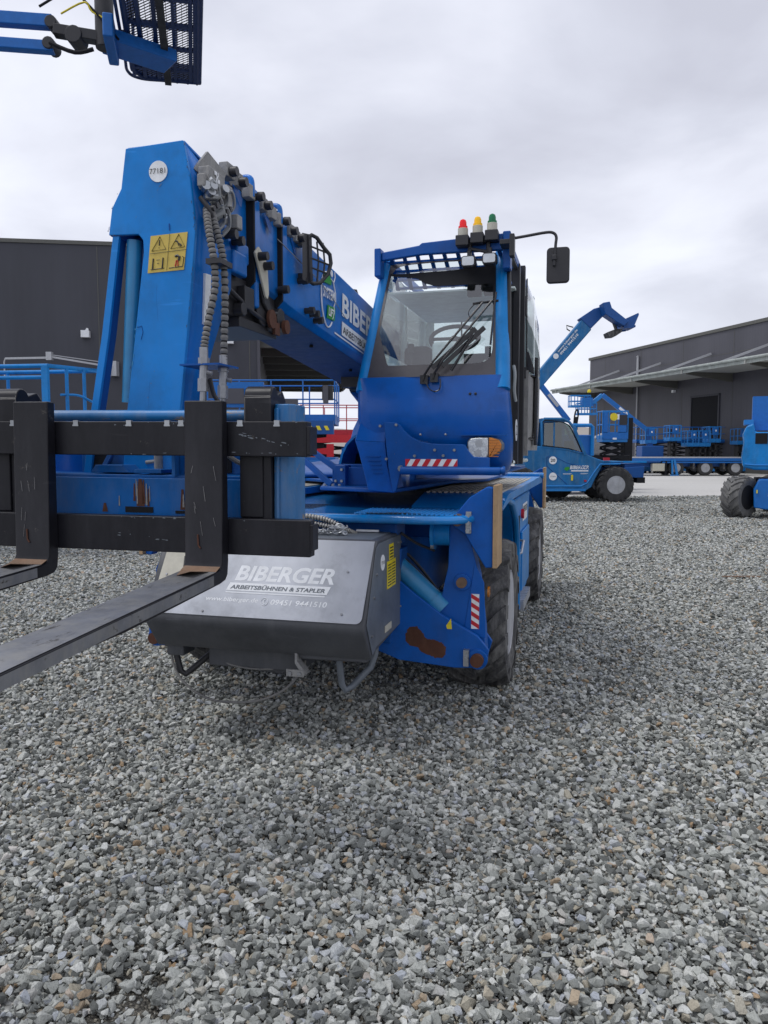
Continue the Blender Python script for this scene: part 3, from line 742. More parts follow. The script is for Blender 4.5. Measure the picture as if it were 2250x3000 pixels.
m.tube(smooth_path([(1.045, -.58, 2.64), (1.0, -.60, 2.62), (.965, -.63, 2.57), (.975, -.64, 2.53)], 5), .003, 6)
m.build('washer_hose', 'black_gloss', ws)
m = MB()
for a in (.985, 1.02): m.lathe([(.001, -.01), (.008, -.006), (.009, .006)], (a, -.672, 2.055), 'y', 10)
m.build('screw', 'black_plastic', cab)
# headlight
m = MB(); yl = -.70
hp = [(.975, 1.70), (.98, 1.665), (1.0, 1.648), (1.05, 1.643), (1.10, 1.65), (1.16, 1.675), (1.195, 1.705), (1.198, 1.74), (1.18, 1.768), (1.13, 1.783), (1.04, 1.785), (.99, 1.778), (.975, 1.755)]
m.prism(hp, 'y', yl, -.60); hl = m.build('headlight', 'box_grey', cab, bevel=.006)
def inset(p, k, c=(1.085, 1.715)): return [(c[0]+(a-c[0])*k, c[1]+(b-c[1])*k) for a, b in p]
m = MB(); m.prism([(min(a, 1.108), b) for a, b in inset(hp, .93)], 'y', yl-.016, yl-.001); m.build('lens', 'lens', hl, bevel=.008, seg=3)
m = MB(); m.prism([(max(a, 1.113), b) for a, b in inset(hp, .93)], 'y', yl-.014, yl-.001); m.build('indicator_lens', 'amber', hl, bevel=.008, seg=3)
m = MB()
for k in range(7): m.box(1.115, 1.19-abs(k-3)*.006, yl-.017, yl-.014, 1.66+k*.017, 1.665+k*.017)
m.build('lens_rib', 'amber_dark', hl)
m = MB(); m.cyl((1.05, yl-.018, 1.745), (1.05, yl-.012, 1.745), .024, n=16); m.cyl((1.045, yl-.018, 1.685), (1.045, yl-.012, 1.685), .022, n=16); m.build('bulb', 'zinc', hl)
m = MB(); m.box(.93, 1.22, -.715, -.66, 1.793, 1.798); m.build('light_visor', 'turret_blue', cab)
# beacons, work lights
bar = MB(); bar.box(.865, 1.13, -.47, -.44, 3.03, 3.055)
for i, (x, lz) in enumerate(((.90, 3.065), (.995, 3.075), (1.088, 3.085))): bar.box(x-.042, x+.042, -.52, -.43, lz-.055, lz+.012)
bar.box(.93, .955, -.47, -.44, 2.93, 3.04); bar.box(1.05, 1.075, -.47, -.44, 2.93, 3.04); bar.beam((.94, -.46, 3.0), (1.07, -.46, 2.97), .02, .02)
br = bar.build('beacon_bracket', 'black_plastic', cab, bevel=.006)
for x, z, mt, nm in ((.90, 3.078, 'red_lens', 'red'), (.995, 3.088, 'amber_lens', 'yellow'), (1.088, 3.098, 'green_lens', 'green')):
    m = MB(); m.lathe([(.033, 0), (.033, .045), (.030, .047)], (x, -.475, z), 'z', 24); bc = m.build('beacon', 'cream', cab, label=nm+' beacon on a clear base')
    m = MB(); m.lathe([(.030, .046), (.030, .06), (.024, .062), (.023, .085), (.018, .099), (.008, .106), (.001, .107)], (x, -.475, z), 'z', 24); m.build('beacon_dome', mt, bc)
for x, z in ((.943, 2.902), (1.078, 2.912)):
    m = MB(); m.prism(rrect(.092, .070, .018, 3, x, z+.004), 'y', -.53, -.46); m.box(x-.012, x+.012, -.50, -.47, z+.03, z+.08); wl = m.build('work_light', 'black_plastic', cab, bevel=.006)
    m = MB(); m.prism(rrect(.076, .054, .012, 3, x, z+.004), 'y', -.535, -.529); m.build('lens', 'lens', wl)
# mirror
m = MB(); m.tube(smooth_path([(1.245, -.60, 3.01), (1.32, -.60, 3.018), (1.43, -.60, 3.03), (1.475, -.60, 3.025), (1.495, -.60, 3.0), (1.492, -.60, 2.95), (1.487, -.60, 2.84)], 5), .0095, 8)
m.box(1.213, 1.243, -.62, -.55, 2.90, 3.035); m.box(1.15, 1.215, -.60, -.40, 2.98, 3.01)
m.build('mirror_arm', 'black_plastic', cab, bevel=.003)
m = MB(); m.prism(rrect(.138, .215, .024, 5, 1.508, 2.832), 'y', -.60, -.565); m.box(1.472, 1.50, -.63, -.595, 2.855, 2.89); m.box(1.478, 1.494, -.625, -.6, 2.82, 2.865)
mr = m.build('mirror', 'black_plastic', cab, bevel=.012, seg=3)
# right side: door opening frame, posts, bulged door glass, lower panel, rail
m = MB()
m.tube([(1.16, -.30, 3.0), (1.185, -.36, 2.85), (1.205, -.50, 2.45), (1.212, -.53, 2.15), (1.215, -.45, 1.85), (1.21, -.30, 1.62)], .016, 8)
m.box(1.17, 1.215, .10, .17, 1.60, 3.02); m.box(1.185, 1.235, .30, .36, 1.60, 3.05); m.box(1.17, 1.20, -.32, 1.35, 2.98, 3.02)
m.box(1.13, 1.17, .12, .30, 1.60, 3.0)
m.box(1.18, 1.245, .36, .43, 2.70, 2.84); m.box(1.18, 1.245, .36, .43, 2.24, 2.32)
m.tube([(1.24, .42, 2.98), (1.245, .42, 2.2)], .006, 6)
m.box(1.12, 1.16, -.10, .05, 2.1, 2.75)
dr = m.build('door_frame', 'black_plastic', cab, bevel=.005)
m = MB()
for z0, z1 in ((2.33, 2.99),):
    P = [(1.238, .40), (1.275, .55), (1.30, .80), (1.305, 1.05), (1.29, 1.25), (1.235, 1.36)]
    vs = []; 
    for j, (z, k) in enumerate(((2.30, 1.0), (2.5, .95), (2.7, .8), (2.85, .5), (2.97, .05))):
        vs += [(1.235+(x-1.235)*k, y, z) for x, y in P]
    m.add(vs, [(j*6+i, j*6+i+1, (j+1)*6+i+1, (j+1)*6+i) for j in range(4) for i in range(5)])
m.build('door_glass', 'door_glass', dr)
m = MB()
vs = []
for z, k in ((1.70, .75), (1.9, .95), (2.28, 1.0)):
    vs += [(1.235+(x-1.235)*k, y, z) for x, y in P]
m.add(vs, [(j*6+i, j*6+i+1, (j+1)*6+i+1, (j+1)*6+i) for j in range(2) for i in range(5)])
m.box(1.20, 1.262, .40, .46, 1.66, 2.30)
dp = m.build('door_panel', 'cast_grey', dr)
m = MB(); m.box(1.29, 1.315, .62, .70, 1.74, 2.42); m.tube([(1.22, .42, 2.27), (1.30, .64, 2.27)], .013, 8); m.tube([(1.22, .42, 1.79), (1.30, .64, 1.79)], .013, 8)
m.prism([(1.24, 2.44), (1.26, 2.44), (1.30, 2.32), (1.30, 2.27), (1.25, 2.30)], 'y', .42, .45)
m.build('door_rail', 'black_gloss', dr, bevel=.005)
m = MB(); m.tube(smooth_path([(1.222, -.34, 2.26), (1.232, -.34, 2.20), (1.226, -.31, 2.10), (1.232, -.26, 2.03)], 5), .010, 8)
m.box(1.13, 1.15, .06, .10, 2.32, 2.56); m.build('grab_handle', 'interior_lite', dr)
m = MB(); m.lathe([(.075, 0), (.075, .003)], (1.222, -.10, 1.84), 'x', 28); ss = m.build('speed_sticker', 'white', dr)
lettering('20', (1.226, -.14, 1.805), (0, 1, 0), (0, 0, 1), .08, .07, 'ink', ss, .001)
m = MB(); m.slab([(.255, -.40, 2.40), (.255, .50, 2.40), (.30, .50, 2.97), (.33, -.15, 2.97)], .003); m.slab([(.255, .56, 2.40), (.255, 1.29, 2.40), (.30, 1.29, 2.97), (.30, .56, 2.97)], .003)
m.build('side_window', 'door_glass', cab)
m = MB(); m.box(.35, .88, 1.33, 1.334, 2.54, 2.90); m.build('rear_window', 'door_glass', cab)
m = MB(); m.box(.595, .605, 1.315, 1.345, 2.54, 2.90); m.build('window_bar', 'interior_dark', cab)
m = MB(); m.box(.25, 1.2, -.5, 1.3, 1.60, 1.63); m.box(.30, 1.14, -.55, -.30, 2.05, 2.16); m.box(.30, .42, -.35, .3, 2.1, 2.30)
m.box(.66, .86, -.30, -.12, 2.14, 2.44); m.box(.95, 1.14, .1, .9, 2.0, 2.36); m.box(.275, .36, -.3, 1.3, 2.1, 2.36)
m.build('dashboard', 'interior', cab, bevel=.03, seg=3)
m = MB(); C_ = Vector((.765, .02, 2.50)); ax1 = Vector((1, 0, 0)); ax2 = Vector((0, .55, .83)).normalized()
m.tube([C_+ax1*.175*math.cos(R(a))+ax2*.115*math.sin(R(a)) for a in range(0, 360, 12)], .015, 8, closed=True)
m.cyl(C_, C_+Vector((0, -.14, -.16)), .03, n=12); m.beam(C_-ax1*.16, C_+ax1*.16, .03, .02); m.beam(C_, C_-ax2*.11, .04, .02)
m.build('steering_wheel', 'interior_dark', cab)
m = MB(); m.box(.60, 1.0, .25, .75, 1.95, 2.08); m.box(.62, .98, .70, .84, 2.05, 2.48); m.box(.28, .50, .45, .62, 2.1, 2.52)
m.build('seat', 'interior_dark', cab, bevel=.05, seg=4)

# ---- boom
SL = -.085
def zt(y): return 2.722+SL*y
BW0, BW1 = -.25, .20
m = MB()
def boxsec(mb, y0, y1, x0, x1, top, h, ch=.035):
    vs = []
    for y in (y0, y1):
        t = zt(y)-top; b = t-h
        vs += [(x, y, z) for x, z in ((x0, b+ch), (x0+ch, b), (x1-ch, b), (x1, b+ch), (x1, t-ch*.6), (x1-ch*.6, t), (x0+ch*.6, t), (x0, t-ch*.6))]
    mb.add(vs, [tuple(range(8)), tuple(range(15, 7, -1))]+[(i, (i+1) % 8, (i+1) % 8+8, i+8) for i in range(8)])
boxsec(m, -1.84, 2.95, BW0, BW1, 0, .455)
bm_ = m.build('boom', 'boom_side_blue', T, bevel=.004)
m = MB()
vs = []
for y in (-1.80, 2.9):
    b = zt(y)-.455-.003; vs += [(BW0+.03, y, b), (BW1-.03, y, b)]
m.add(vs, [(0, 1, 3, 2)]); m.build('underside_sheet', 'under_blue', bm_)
m = MB(); boxsec(m, -2.17, -1.84, BW0+.012, BW1-.012, .012, .43); boxsec(m, -2.50, -2.17, BW0+.026, BW1-.026, .026, .40)
m.build('inner_section', 'boom_side_blue', bm_, bevel=.004)
m = MB(); 
for y in (-1.845, -2.175): boxsec(m, y-.008, y+.008, BW0-.01, BW1+.012, -.012, .475)
m.build('section_gap', 'void', bm_)
m = MB()
for y in (-1.80, -2.135): boxsec(m, y-.028, y+.028, BW0-.006, BW1+.010, -.012, .47)
for y in (-1.86, -2.19):
    pth = smooth_path([(BW1+.012, y-.01, zt(y)-.06), (BW1+.012, y-.005, zt(y)-.01), (BW1+.0, y, zt(y)+.028), (BW1-.05, y+.01, zt(y)+.034), (BW1-.12, y+.01, zt(y)+.01)], 4); m.tube(pth, .014, 8)
m.build('collar', 'boom_side_blue', bm_, bevel=.004)
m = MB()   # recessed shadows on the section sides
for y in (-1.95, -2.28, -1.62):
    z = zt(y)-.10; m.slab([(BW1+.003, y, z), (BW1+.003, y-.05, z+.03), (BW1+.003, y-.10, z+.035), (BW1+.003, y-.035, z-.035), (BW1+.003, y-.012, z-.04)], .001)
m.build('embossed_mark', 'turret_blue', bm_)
m = MB()   # pad blocks along the top edge
for y, l in ((-2.46, .09), (-2.36, .07), (-2.24, .075), (-2.10, .08), (-1.99, .075), (-1.90, .06), (-1.76, .08), (-1.67, .07), (-1.60, .06)):
    m.box(BW1-.02, BW1+.022, y, y+l*.8, zt(y)-.075, zt(y)-.015)
m.build('pad_block', 'cast_grey', bm_, bevel=.004)
m = MB()
bl_ = [(y, zt(y)-d) for y, d in ((-2.435, .05), (-2.34, .055), (-2.16, .045), (-2.07, .05), (-1.845, .04), (-1.74, .05), (-1.64, .05), (-1.57, .05))]
bl_ += [(-2.45, 2.615), (-2.38, 2.605), (-1.87, 2.50), (-1.60, 2.60), (-1.36, 2.43), (-1.50, 2.46), (-1.42, 2.455)]
for y, z in bl_: m.cyl((BW1+.0, y, z), (BW1+.030, y, z), .017, n=12); m.cyl((BW1+.028, y, z), (BW1+.055, y, z), .022, .020, n=12)
m.build('bolt', 'black_plastic', bm_)
m = MB()
m.prism([(-2.21, 2.60), (-2.17, 2.635), (-2.09, 2.60), (-2.07, 2.54), (-2.06, 2.44), (-2.075, 2.415), (-2.095, 2.42)], 'x', BW1+.02, BW1+.032)
lvp = m.build('lock_plate', 'cream', bm_, bevel=.003)
m = MB(); 
for y, z in ((-2.17, 2.59), (-2.11, 2.56)): m.cyl((BW1+.02, y, z), (BW1+.075, y, z), .020, n=12)
m.build('bolt', 'black_plastic', lvp)
m = MB()   # greasy mechanism under the boom mouth
m.box(-.20, .17, -2.40, -1.72, 2.30, 2.48); m.box(-.2, .19, -2.30, -1.88, 2.255, 2.30); m.cyl((-.2, -2.05, 2.38), (.20, -2.05, 2.38), .085, n=24); m.cyl((-.2, -1.86, 2.36), (.21, -1.86, 2.36), .05, n=20)
m.cyl((.0, -2.42, 2.38), (.0, -1.9, 2.36), .05, n=16); m.box(-.05, .17, -2.44, -2.40, 2.30, 2.40); m.cyl((.12, -2.3, 2.33), (.215, -2.3, 2.33), .03, n=12)
m.box(.17, .21, -2.28, -2.18, 2.34, 2.44); m.box(.16, .20, -2.0, -1.90, 2.28, 2.34); m.tube([(.19, -2.4, 2.40), (.2, -2.2, 2.34), (.19, -1.95, 2.31)], .012, 8); m.tube([(.205, -2.12, 2.50), (.21, -2.08, 2.40), (.2, -2.0, 2.36), (.2, -1.9, 2.38)], .010, 8)
m.build('extension_mechanism', 'black_plastic', bm_, bevel=.006)
m = MB()
m.box(.17, .215, -2.17, -2.13, 2.36, 2.49); m.cyl((.19, -2.09, 2.52), (.225, -2.09, 2.52), .05, n=20); m.box(.18, .22, -2.40, -2.27, 2.47, 2.57); m.box(.15, .215, -2.36, -2.24, 2.53, 2.62)
m.build('pad_housing', 'boom_side_blue', bm_, bevel=.012, seg=3)
m = MB()
m.cyl((.215, -1.84, 2.32), (.235, -1.84, 2.32), .035, n=16); m.cyl((.21, -2.0, 2.335), (.225, -2.0, 2.335), .045, n=18); m.box(.20, .214, -1.95, -1.89, 2.27, 2.33)
m.build('grease_cap', 'rust', bm_)
m = MB()   # lattice guard on the boom side
gc = Vector((.27, -1.56, 2.715)); 
ring_ = [(.0, -.125), (.035, -.115), (.075, -.06), (.09, .0), (.085, .045), (.055, .075), (.02, .12), (-.005, .128)]
def gp(a, b, d=0): return (gc.x+a*.75, gc.y+a*1.1+d, gc.z+b)
m.tube([gp(a, b) for a, b in ring_]+[gp(-.03, .11), gp(-.035, -.11)], .011, 8, closed=True)
m.add([gp(-.035, .12, -.05), gp(-.005, .13, .0), gp(-.0, -.13, .0), gp(-.035, -.12, -.05), gp(-.005, .128, -.06), gp(.02, -.128, -.05)], [(0, 1, 2, 3)])
for a in (.02, .05): m.tube([gp(a, -.11), gp(a+.005, .0, .01), gp(a, .10)], .005, 6)
for b in (-.06, -.01, .05): m.tube([gp(-.02, b+.02), gp(.08, b)], .005, 6)
m.beam(gp(-.03, .12), gp(-.03, -.12), .035, .02, (0, 1, 0))
m.box(.19, .27, -1.60, -1.56, 2.60, 2.64)
m.build('lattice_guard', 'black_plastic', bm_)
m = MB(); m.tube([(.21, -1.90, 2.74), (.215, -1.3, 2.66), (.215, -1.0, 2.585), (.215, -.82, 2.53)], .0025, 6)
m.build('cable', 'cast_grey', bm_)
m = MB(); m.tube([(.06, -.12, zt(-.12)), (.06, -.12, zt(-.12)+.05), (.08, -.12, zt(-.12)+.085), (.07, -.12, zt(-.12)+.115), (.04, -.12, zt(-.12)+.12)], .009, 8); m.box(.02, .10, -.16, -.08, zt(0)-.005, zt(0)+.02)
m.build('hook', 'black_plastic', bm_)
m = MB(); m.cyl((-.10, .30, 2.20), (.28, .30, 2.20), .05, n=16); m.box(-.12, .30, .1, .5, 2.18, 2.28); m.build('pivot_block', 'black_plastic', bm_)
m = MB(); m.cyl((-.03, .3, 2.2), (-.03, 2.2, 1.62), .09, n=20); m.build('lift_cylinder', 'turret_blue', bm_)
m = MB(); 
for y in (-1.0, -.2, .1): m.cyl((.05, y, zt(y)-.46), (.05, y, zt(y)-.475), .012, n=6)
m.build('rivet', 'void', bm_)
# boom lettering and emblem
rv = Vector((0, 1, SL)).normalized(); uv = Vector((0, -SL, 1)).normalized()
def onb(y, d): return (BW1, y, zt(y)-d)   # d below the top edge
lettering('BIBERGER', onb(-.86, .255), rv, uv, 1.22, .145, 'white', bm_, .004, .03, .0)
plate(onb(-.87, .375), rv, uv, [(0, 0), (1.28, 0), (1.28, .085), (0, .085)], .004, .001).build('lettering_band', 'white', bm_)
lettering('ARBEITSBÜHNEN & STAPLER', onb(-.85, .360), rv, uv, 1.22, .055, 'ink', bm_, .0065, .01)
plate(onb(-1.01, .398), rv, uv, [(0, 0), (1.42, 0), (1.42, .010), (0, .010)], .004, .001).build('lettering_band', 'white', bm_)
ec = Vector(onb(-1.125, .225)); 
def eo(a, b, d=.006): return ec+rv*a+uv*b+Vector((1, 0, 0))*d
m = MB()
outl = [(-.02, .15), (-.07, .14), (-.11, .10), (-.125, .04), (-.12, -.03), (-.10, -.09), (-.06, -.14), (-.01, -.165), (.04, -.15), (.07, -.12)]
m.tube(smooth_path([eo(a, b) for a, b in outl], 4), .005, 6)
m.tube([eo(a, b) for a, b in ((.03, .13), (.09, .125), (.11, .16), (.10, .19))], .004, 6)
m.tube([eo(a, b) for a, b in ((.08, .125), (.125, .07), (.13, .02), (.10, -.02), (.11, -.05), (.08, -.10))], .004, 6)
m.lathe([(.02, .005), (.02, .009)], eo(.045, .165, 0), 'x', 14)
em = m.build('emblem', 'white', bm_)
m = MB(); n0 = Vector((1, 0, 0))
m.slab([eo(a, b, .005) for a, b in ((-.11, .075), (.045, .095), (.05, .125), (.01, .145), (-.05, .14), (-.095, .115))], .002)
m.slab([eo(a, b, .005) for a, b in ((-.02, -.115), (.12, -.10), (.13, -.02), (-.01, -.035))], .002)
m.build('emblem_field', 'green', em)
lettering('SYSTEM', eo(-.10, -.01, 0), rv+uv*.1, uv, .21, .065, 'white', em, .009, .03, .1)
lettering('LIFT', eo(.0, -.095, 0), rv+uv*.05, uv, .11, .05, 'white', em, .010, .03, .1)

# ---- boom nose (gooseneck)
ns = MB()
fp = [(-.105, 2.909), (.152, 2.917), (.176, 2.79), (.192, 2.647), (.198, 2.561), (.184, 2.43), (.154, 2.168), (.115, 1.86), (.085, 1.50), (-.17, 1.50), (-.13, 1.86), (-.082, 2.177), (-.034, 2.50), (-.036, 2.545), (-.056, 2.569), (-.193, 2.574), (-.175, 2.68), (-.13, 2.754)]
ns.prism(fp, 'y', -2.705, -2.685)
nose = ns.build('boom_nose', 'boom_blue', bm_, bevel=.004)
m = MB()   # side walls
fr = [(.150, 2.912), (.174, 2.79), (.190, 2.647), (.196, 2.561), (.182, 2.43), (.152, 2.168), (.113, 1.86), (.083, 1.5)]
bk = [(.165, -2.56, 2.86), (.19, -2.53, 2.78), (.20, -2.46, 2.66), (.205, -2.40, 2.56), (.20, -2.40, 2.40), (.165, -2.50, 2.15), (.12, -2.58, 1.86), (.09, -2.58, 1.5)]
vs = [(a, -2.69, b) for a, b in fr]+bk
m.add(vs, [(i, i+1, i+9, i+8) for i in range(7)])
sw = m.build('side_wall', 'boom_side_blue', nose); s2 = sw.modifiers.new('s', 'SOLIDIFY'); s2.thickness = .012
m = MB()
fl = [(-.105, 2.909), (-.13, 2.754), (-.175, 2.68), (-.193, 2.574)]
m.add([(a, -2.69, b) for a, b in fl]+[(-.12, -2.55, 2.88), (-.14, -2.45, 2.75), (-.18, -2.42, 2.66), (-.195, -2.42, 2.574)], [(i, i+1, i+5, i+4) for i in range(3)])
m.add([(-.105, -2.69, 2.905), (.150, -2.69, 2.908), (.165, -2.52, 2.87), (-.12, -2.52, 2.87)], [(0, 1, 2, 3)])
s3 = m.build('side_wall', 'boom_side_blue', nose); q = s3.modifiers.new('s', 'SOLIDIFY'); q.thickness = .012
m = MB()   # left arm plate
m.prism([(-.178, 2.57), (-.148, 2.57), (-.21, 2.177), (-.285, 1.80), (-.33, 1.50), (-.365, 1.5), (-.318, 1.80), (-.242, 2.177)], 'y', -2.70, -2.685)
vs = []
for x, z in ((-.150, 2.565), (-.21, 2.177), (-.285, 1.80), (-.33, 1.5)): vs += [(x-.003, -2.69, z), (x-.006, -2.645, z-.003), (x-.022, -2.645, z-.003), (x-.025, -2.69, z)]
m.add(vs, [(4*i+k, 4*i+(k+1) % 4, 4*i+4+(k+1) % 4, 4*i+4+k) for i in range(3) for k in range(4)]+[(0, 1, 2, 3)])
m.build('arm_plate', 'boom_blue', nose, bevel=.002)
m = MB(); vs = []
for x, z in ((-.150, 2.565), (-.21, 2.177), (-.285, 1.80), (-.33, 1.5)): vs += [(x-.001, -2.684, z), (x-.004, -2.640, z-.003)]
m.add(vs, [(2*i, 2*i+1, 2*i+3, 2*i+2) for i in range(3)]); m.build('inner_face', 'turret_blue', nose)
m = MB()
m.box(-.19, .10, -2.55, -2.50, 2.36, 2.60)
m.build('inner_web', 'turret_blue', nose)
m = MB(); m.cyl((-.108, -2.65, 2.56), (-.152, -2.65, 1.90), .031, n=24); m.cyl((-.135, -2.65, 1.92), (-.155, -2.65, 1.60), .016, n=16); m.build('tilt_cylinder', 'teal_tube', nose)
m = MB(); m.add([(-.085, -2.62, 2.56), (-.05, -2.62, 2.56), (-.11, -2.62, 2.0), (-.125, -2.62, 1.8), (-.15, -2.62, 1.75)], [(0, 1, 2, 3, 4)]); 
m = MB(); m.cyl((-.22, -2.62, 2.60), (-.185, -2.62, 2.60), .016, n=10); m.build('bolt', 'black_plastic', nose)
m = MB(); m.lathe([(.041, 0), (.041, .003)], (.042, -2.709, 2.805), 'y', 32); rs = m.build('round_sticker', 'white', nose)
lettering('77181', (.006, -2.711, 2.795), (1, 0, 0), (0, 0, 1), .070, .021, 'ink', rs, .002, .0)
P3 = lambda q: (q[0], -2.706, q[1])
chips(nose, [(P3(fp[i]), P3(fp[(i+1) % len(fp)])) for i in (1, 2, 3, 5, 6, 10, 11, 14, 15, 16)], 46, .0045, 'under_blue', seed=4)
chips(nose, [((-.03, -2.706, 1.9), (.12, -2.706, 2.5)), ((-.1, -2.706, 2.6), (.15, -2.706, 2.85))], 16, .0035, 'box_grey', seed=9)
chips(nose, [((-.06, -2.706, 2.3), (-.12, -2.706, 1.9))], 12, .007, 'teal_tube', seed=12)
# warning plate, four fields
wb = plate((-.016, -2.706, 2.412), (1, 0, 0), (0, 0, 1), [(0, 0), (.163, .005), (.183, .150), (.018, .145)], .001, .0015).build('warning_plate', 'decal_yellow', nose)
m = MB()
def wpnt(a, b): return Vector((-.016+.002+a+.018*b/.15, -2.7105, 2.412+b+.004*a/.16))
def line(pts, r=.0012, closed=False): m.tube([wpnt(a, b) for a, b in pts], r, 5, closed)
line([(.085, .004), (.085, .146)], .0008); line([(.003, .075), (.165, .078)], .0008)
line([(.010, .085), (.073, .087), (.042, .138)], .0016, True); line([(.095, .087), (.157, .089), (.126, .140)], .0016, True)
line([(.042, .125), (.042, .104)], .002); line([(.042, .096), (.042, .094)], .002)
line([(.112, .116), (.122, .113), (.128, .104), (.138, .100), (.142, .094)], .0028); line([(.125, .106), (.130, .095), (.140, .093)], .0012)
line([(.012, .012), (.072, .014)], .0015); line([(.020, .014), (.020, .055)], .003); line([(.064, .014), (.064, .055)], .003); line([(.034, .048), (.050, .048)], .001); line([(.038, .035), (.048, .035)], .001)
line([(.095, .012), (.155, .014), (.157, .05), (.150, .052)], .0015); line([(.118, .055), (.128, .058), (.138, .052), (.136, .038)], .005)
m.build('print', 'ink', wb)
m = MB(); line([(.122, .016), (.125, .04)], .0022); line([(.134, .016), (.131, .04)], .0022); m.build('print', 'red', wb)
# scratches
m = MB()
m.tube([(.085, -2.7065, 2.60), (.086, -2.7065, 2.575)], .0025, 5); m.tube([(.022, -2.7045, 2.36), (.020, -2.7045, 2.30), (.024, -2.7045, 2.22)], .0008, 4)
m.tube([(-.07, -2.7065, 2.20), (-.05, -2.7065, 2.205), (-.045, -2.7065, 2.18), (-.055, -2.7065, 2.15)], .0012, 4); m.tube([(-.02, -2.7045, 1.98), (-.032, -2.7045, 1.86)], .0008, 4)
m.build('scratch', 'turret_blue', nose)
m = MB(); m.box(.20, .212, -2.47, -2.44, 2.32, 2.34)
m.slab([(.205, -2.68, 2.55), (.16, -2.72, 2.2), (.2, -2.6, 2.2)], .001) if False else None
m = MB(); m.slab([(.182, -2.62, 2.42), (.188, -2.585, 2.42), (.165, -2.56, 2.22), (.158, -2.60, 2.22)], -.016); m.build('decal', 'white', nose)
# valve block and connectors on the nose side
vb = MB()
vb.slab([(.175, -2.66, 2.82), (.205, -2.60, 2.905), (.225, -2.48, 2.855), (.215, -2.50, 2.80), (.2, -2.6, 2.79)], .012)
vk = vb.build('valve_cover', 'cast_grey', nose)
m = MB(); m.box(.195, .245, -2.67, -2.53, 2.735, 2.825); m.box(.20, .25, -2.52, -2.47, 2.70, 2.80); m.box(.2, .235, -2.69, -2.66, 2.74, 2.79); m.box(.20, .24, -2.56, -2.50, 2.64, 2.70)
m.box(.205, .26, -2.45, -2.40, 2.64, 2.70)
m.build('valve_block', 'cast_grey', vk, bevel=.006)
m = MB()
rr_ = random.Random(3)
for k in range(16):
    y = -2.66+rr_.random()*.18; z = 2.63+rr_.random()*.13; a = rr_.random()*3
    m.cyl((.215, y, z), (.235+.03*rr_.random(), y+.03*math.cos(a), z+.03*math.sin(a)), .012+.008*rr_.random(), n=10)
for k in range(7):
    y = -2.65+rr_.random()*.16; z = 2.66+rr_.random()*.1
    m.tube(smooth_path([(.22, y, z), (.255, y+.02, z+.02), (.25, y+.05, z-.03), (.22, y+.04, z-.07)], 4), .006, 6)
m.build('fitting', 'zinc', vk)
m = MB()
for k in range(6):
    y = -2.66+k*.03; m.cyl((.24, y, 2.66+.02*(k % 3)), (.262, y, 2.66+.02*(k % 3)), .012, n=8)
m.tube(smooth_path([(.21, -2.68, 2.70), (.25, -2.67, 2.64), (.24, -2.62, 2.58), (.21, -2.56, 2.56)], 5), .010, 8)
m.build('coupling', 'black_plastic', vk)
m = MB(); m.box(.247, .251, -2.63, -2.60, 2.80, 2.815); m.box(.247, .251, -2.62, -2.59, 2.775, 2.79); m.box(.247, .251, -2.615, -2.605, 2.77, 2.815); m.build('tape', 'white', vk)
# corrugated hoses
for pts in ([(.225, -2.66, 2.66), (.25, -2.70, 2.60), (.27, -2.72, 2.53), (.285, -2.72, 2.44), (.285, -2.715, 2.34), (.27, -2.74, 2.22), (.262, -2.76, 2.13), (.26, -2.77, 2.08)],
            [(.225, -2.62, 2.66), (.26, -2.66, 2.60), (.285, -2.665, 2.52), (.30, -2.665, 2.43), (.302, -2.665, 2.30), (.298, -2.665, 2.18), (.295, -2.67, 2.07), (.293, -2.67, 2.06)]):
    m = MB(); pth = smooth_path(pts, 18); m.tube(pth, [.0158 if (i//2) % 2 else .0125 for i in range(len(pth))], 10); h = ribbed(m.build('hydraulic_hose', 'hose_grey', nose, ang=50))
    x, y, z = pts[-1]
    m = MB(); m.cyl((x, y, z+.02), (x, y, z-.02), .017, n=12); m.cyl((x, y, z-.02), (x, y, z-.045), .022, n=6); m.cyl((x, y, z-.045), (x-.005, y, z-.10), .016, n=10); m.cyl((x-.004, y, z-.10), (x-.006, y, z-.15), .021, n=6)
    m.cyl((x-.006, y, z-.15), (x-.012, y, z-.23), .012, n=10); m.cyl((x-.01, y, z-.07), (x+.03, y+.01, z-.08), .010, n=8)
    m.build('hose_fitting', 'bolt', h)
m = MB(); m.box(.165, .335, -2.79, -2.62, 2.03, 2.037); m.build('hose_bracket', 'turret_blue', nose)
m = MB(); m.box(.262, .325, -2.745, -2.64, 2.425, 2.445); m.tube(smooth_path([(.28, -2.76, 1.98), (.285, -2.74, 1.92), (.31, -2.72, 1.86), (.31, -2.7, 1.75)], 5), .009, 8)
m.build('hose_clip', 'black_plastic', nose)

chips(sk, [((.62, -.7352, 1.785), (.75, -.7352, 1.742)), ((.56, -.7352, 1.59), (1.1, -.7352, 1.59)), ((.48, -.7352, 1.5), (.545, -.7352, 1.86))], 26, .004, 'box_grey', seed=31)
chips(deck, [((-.8, -1.08, 1.3165), (.8, -1.08, 1.3165)), ((-.8, -.9, 1.3165), (.7, -.8, 1.3165))], 40, .007, 'box_grey', nrm=(0, 0, 1), seed=33)
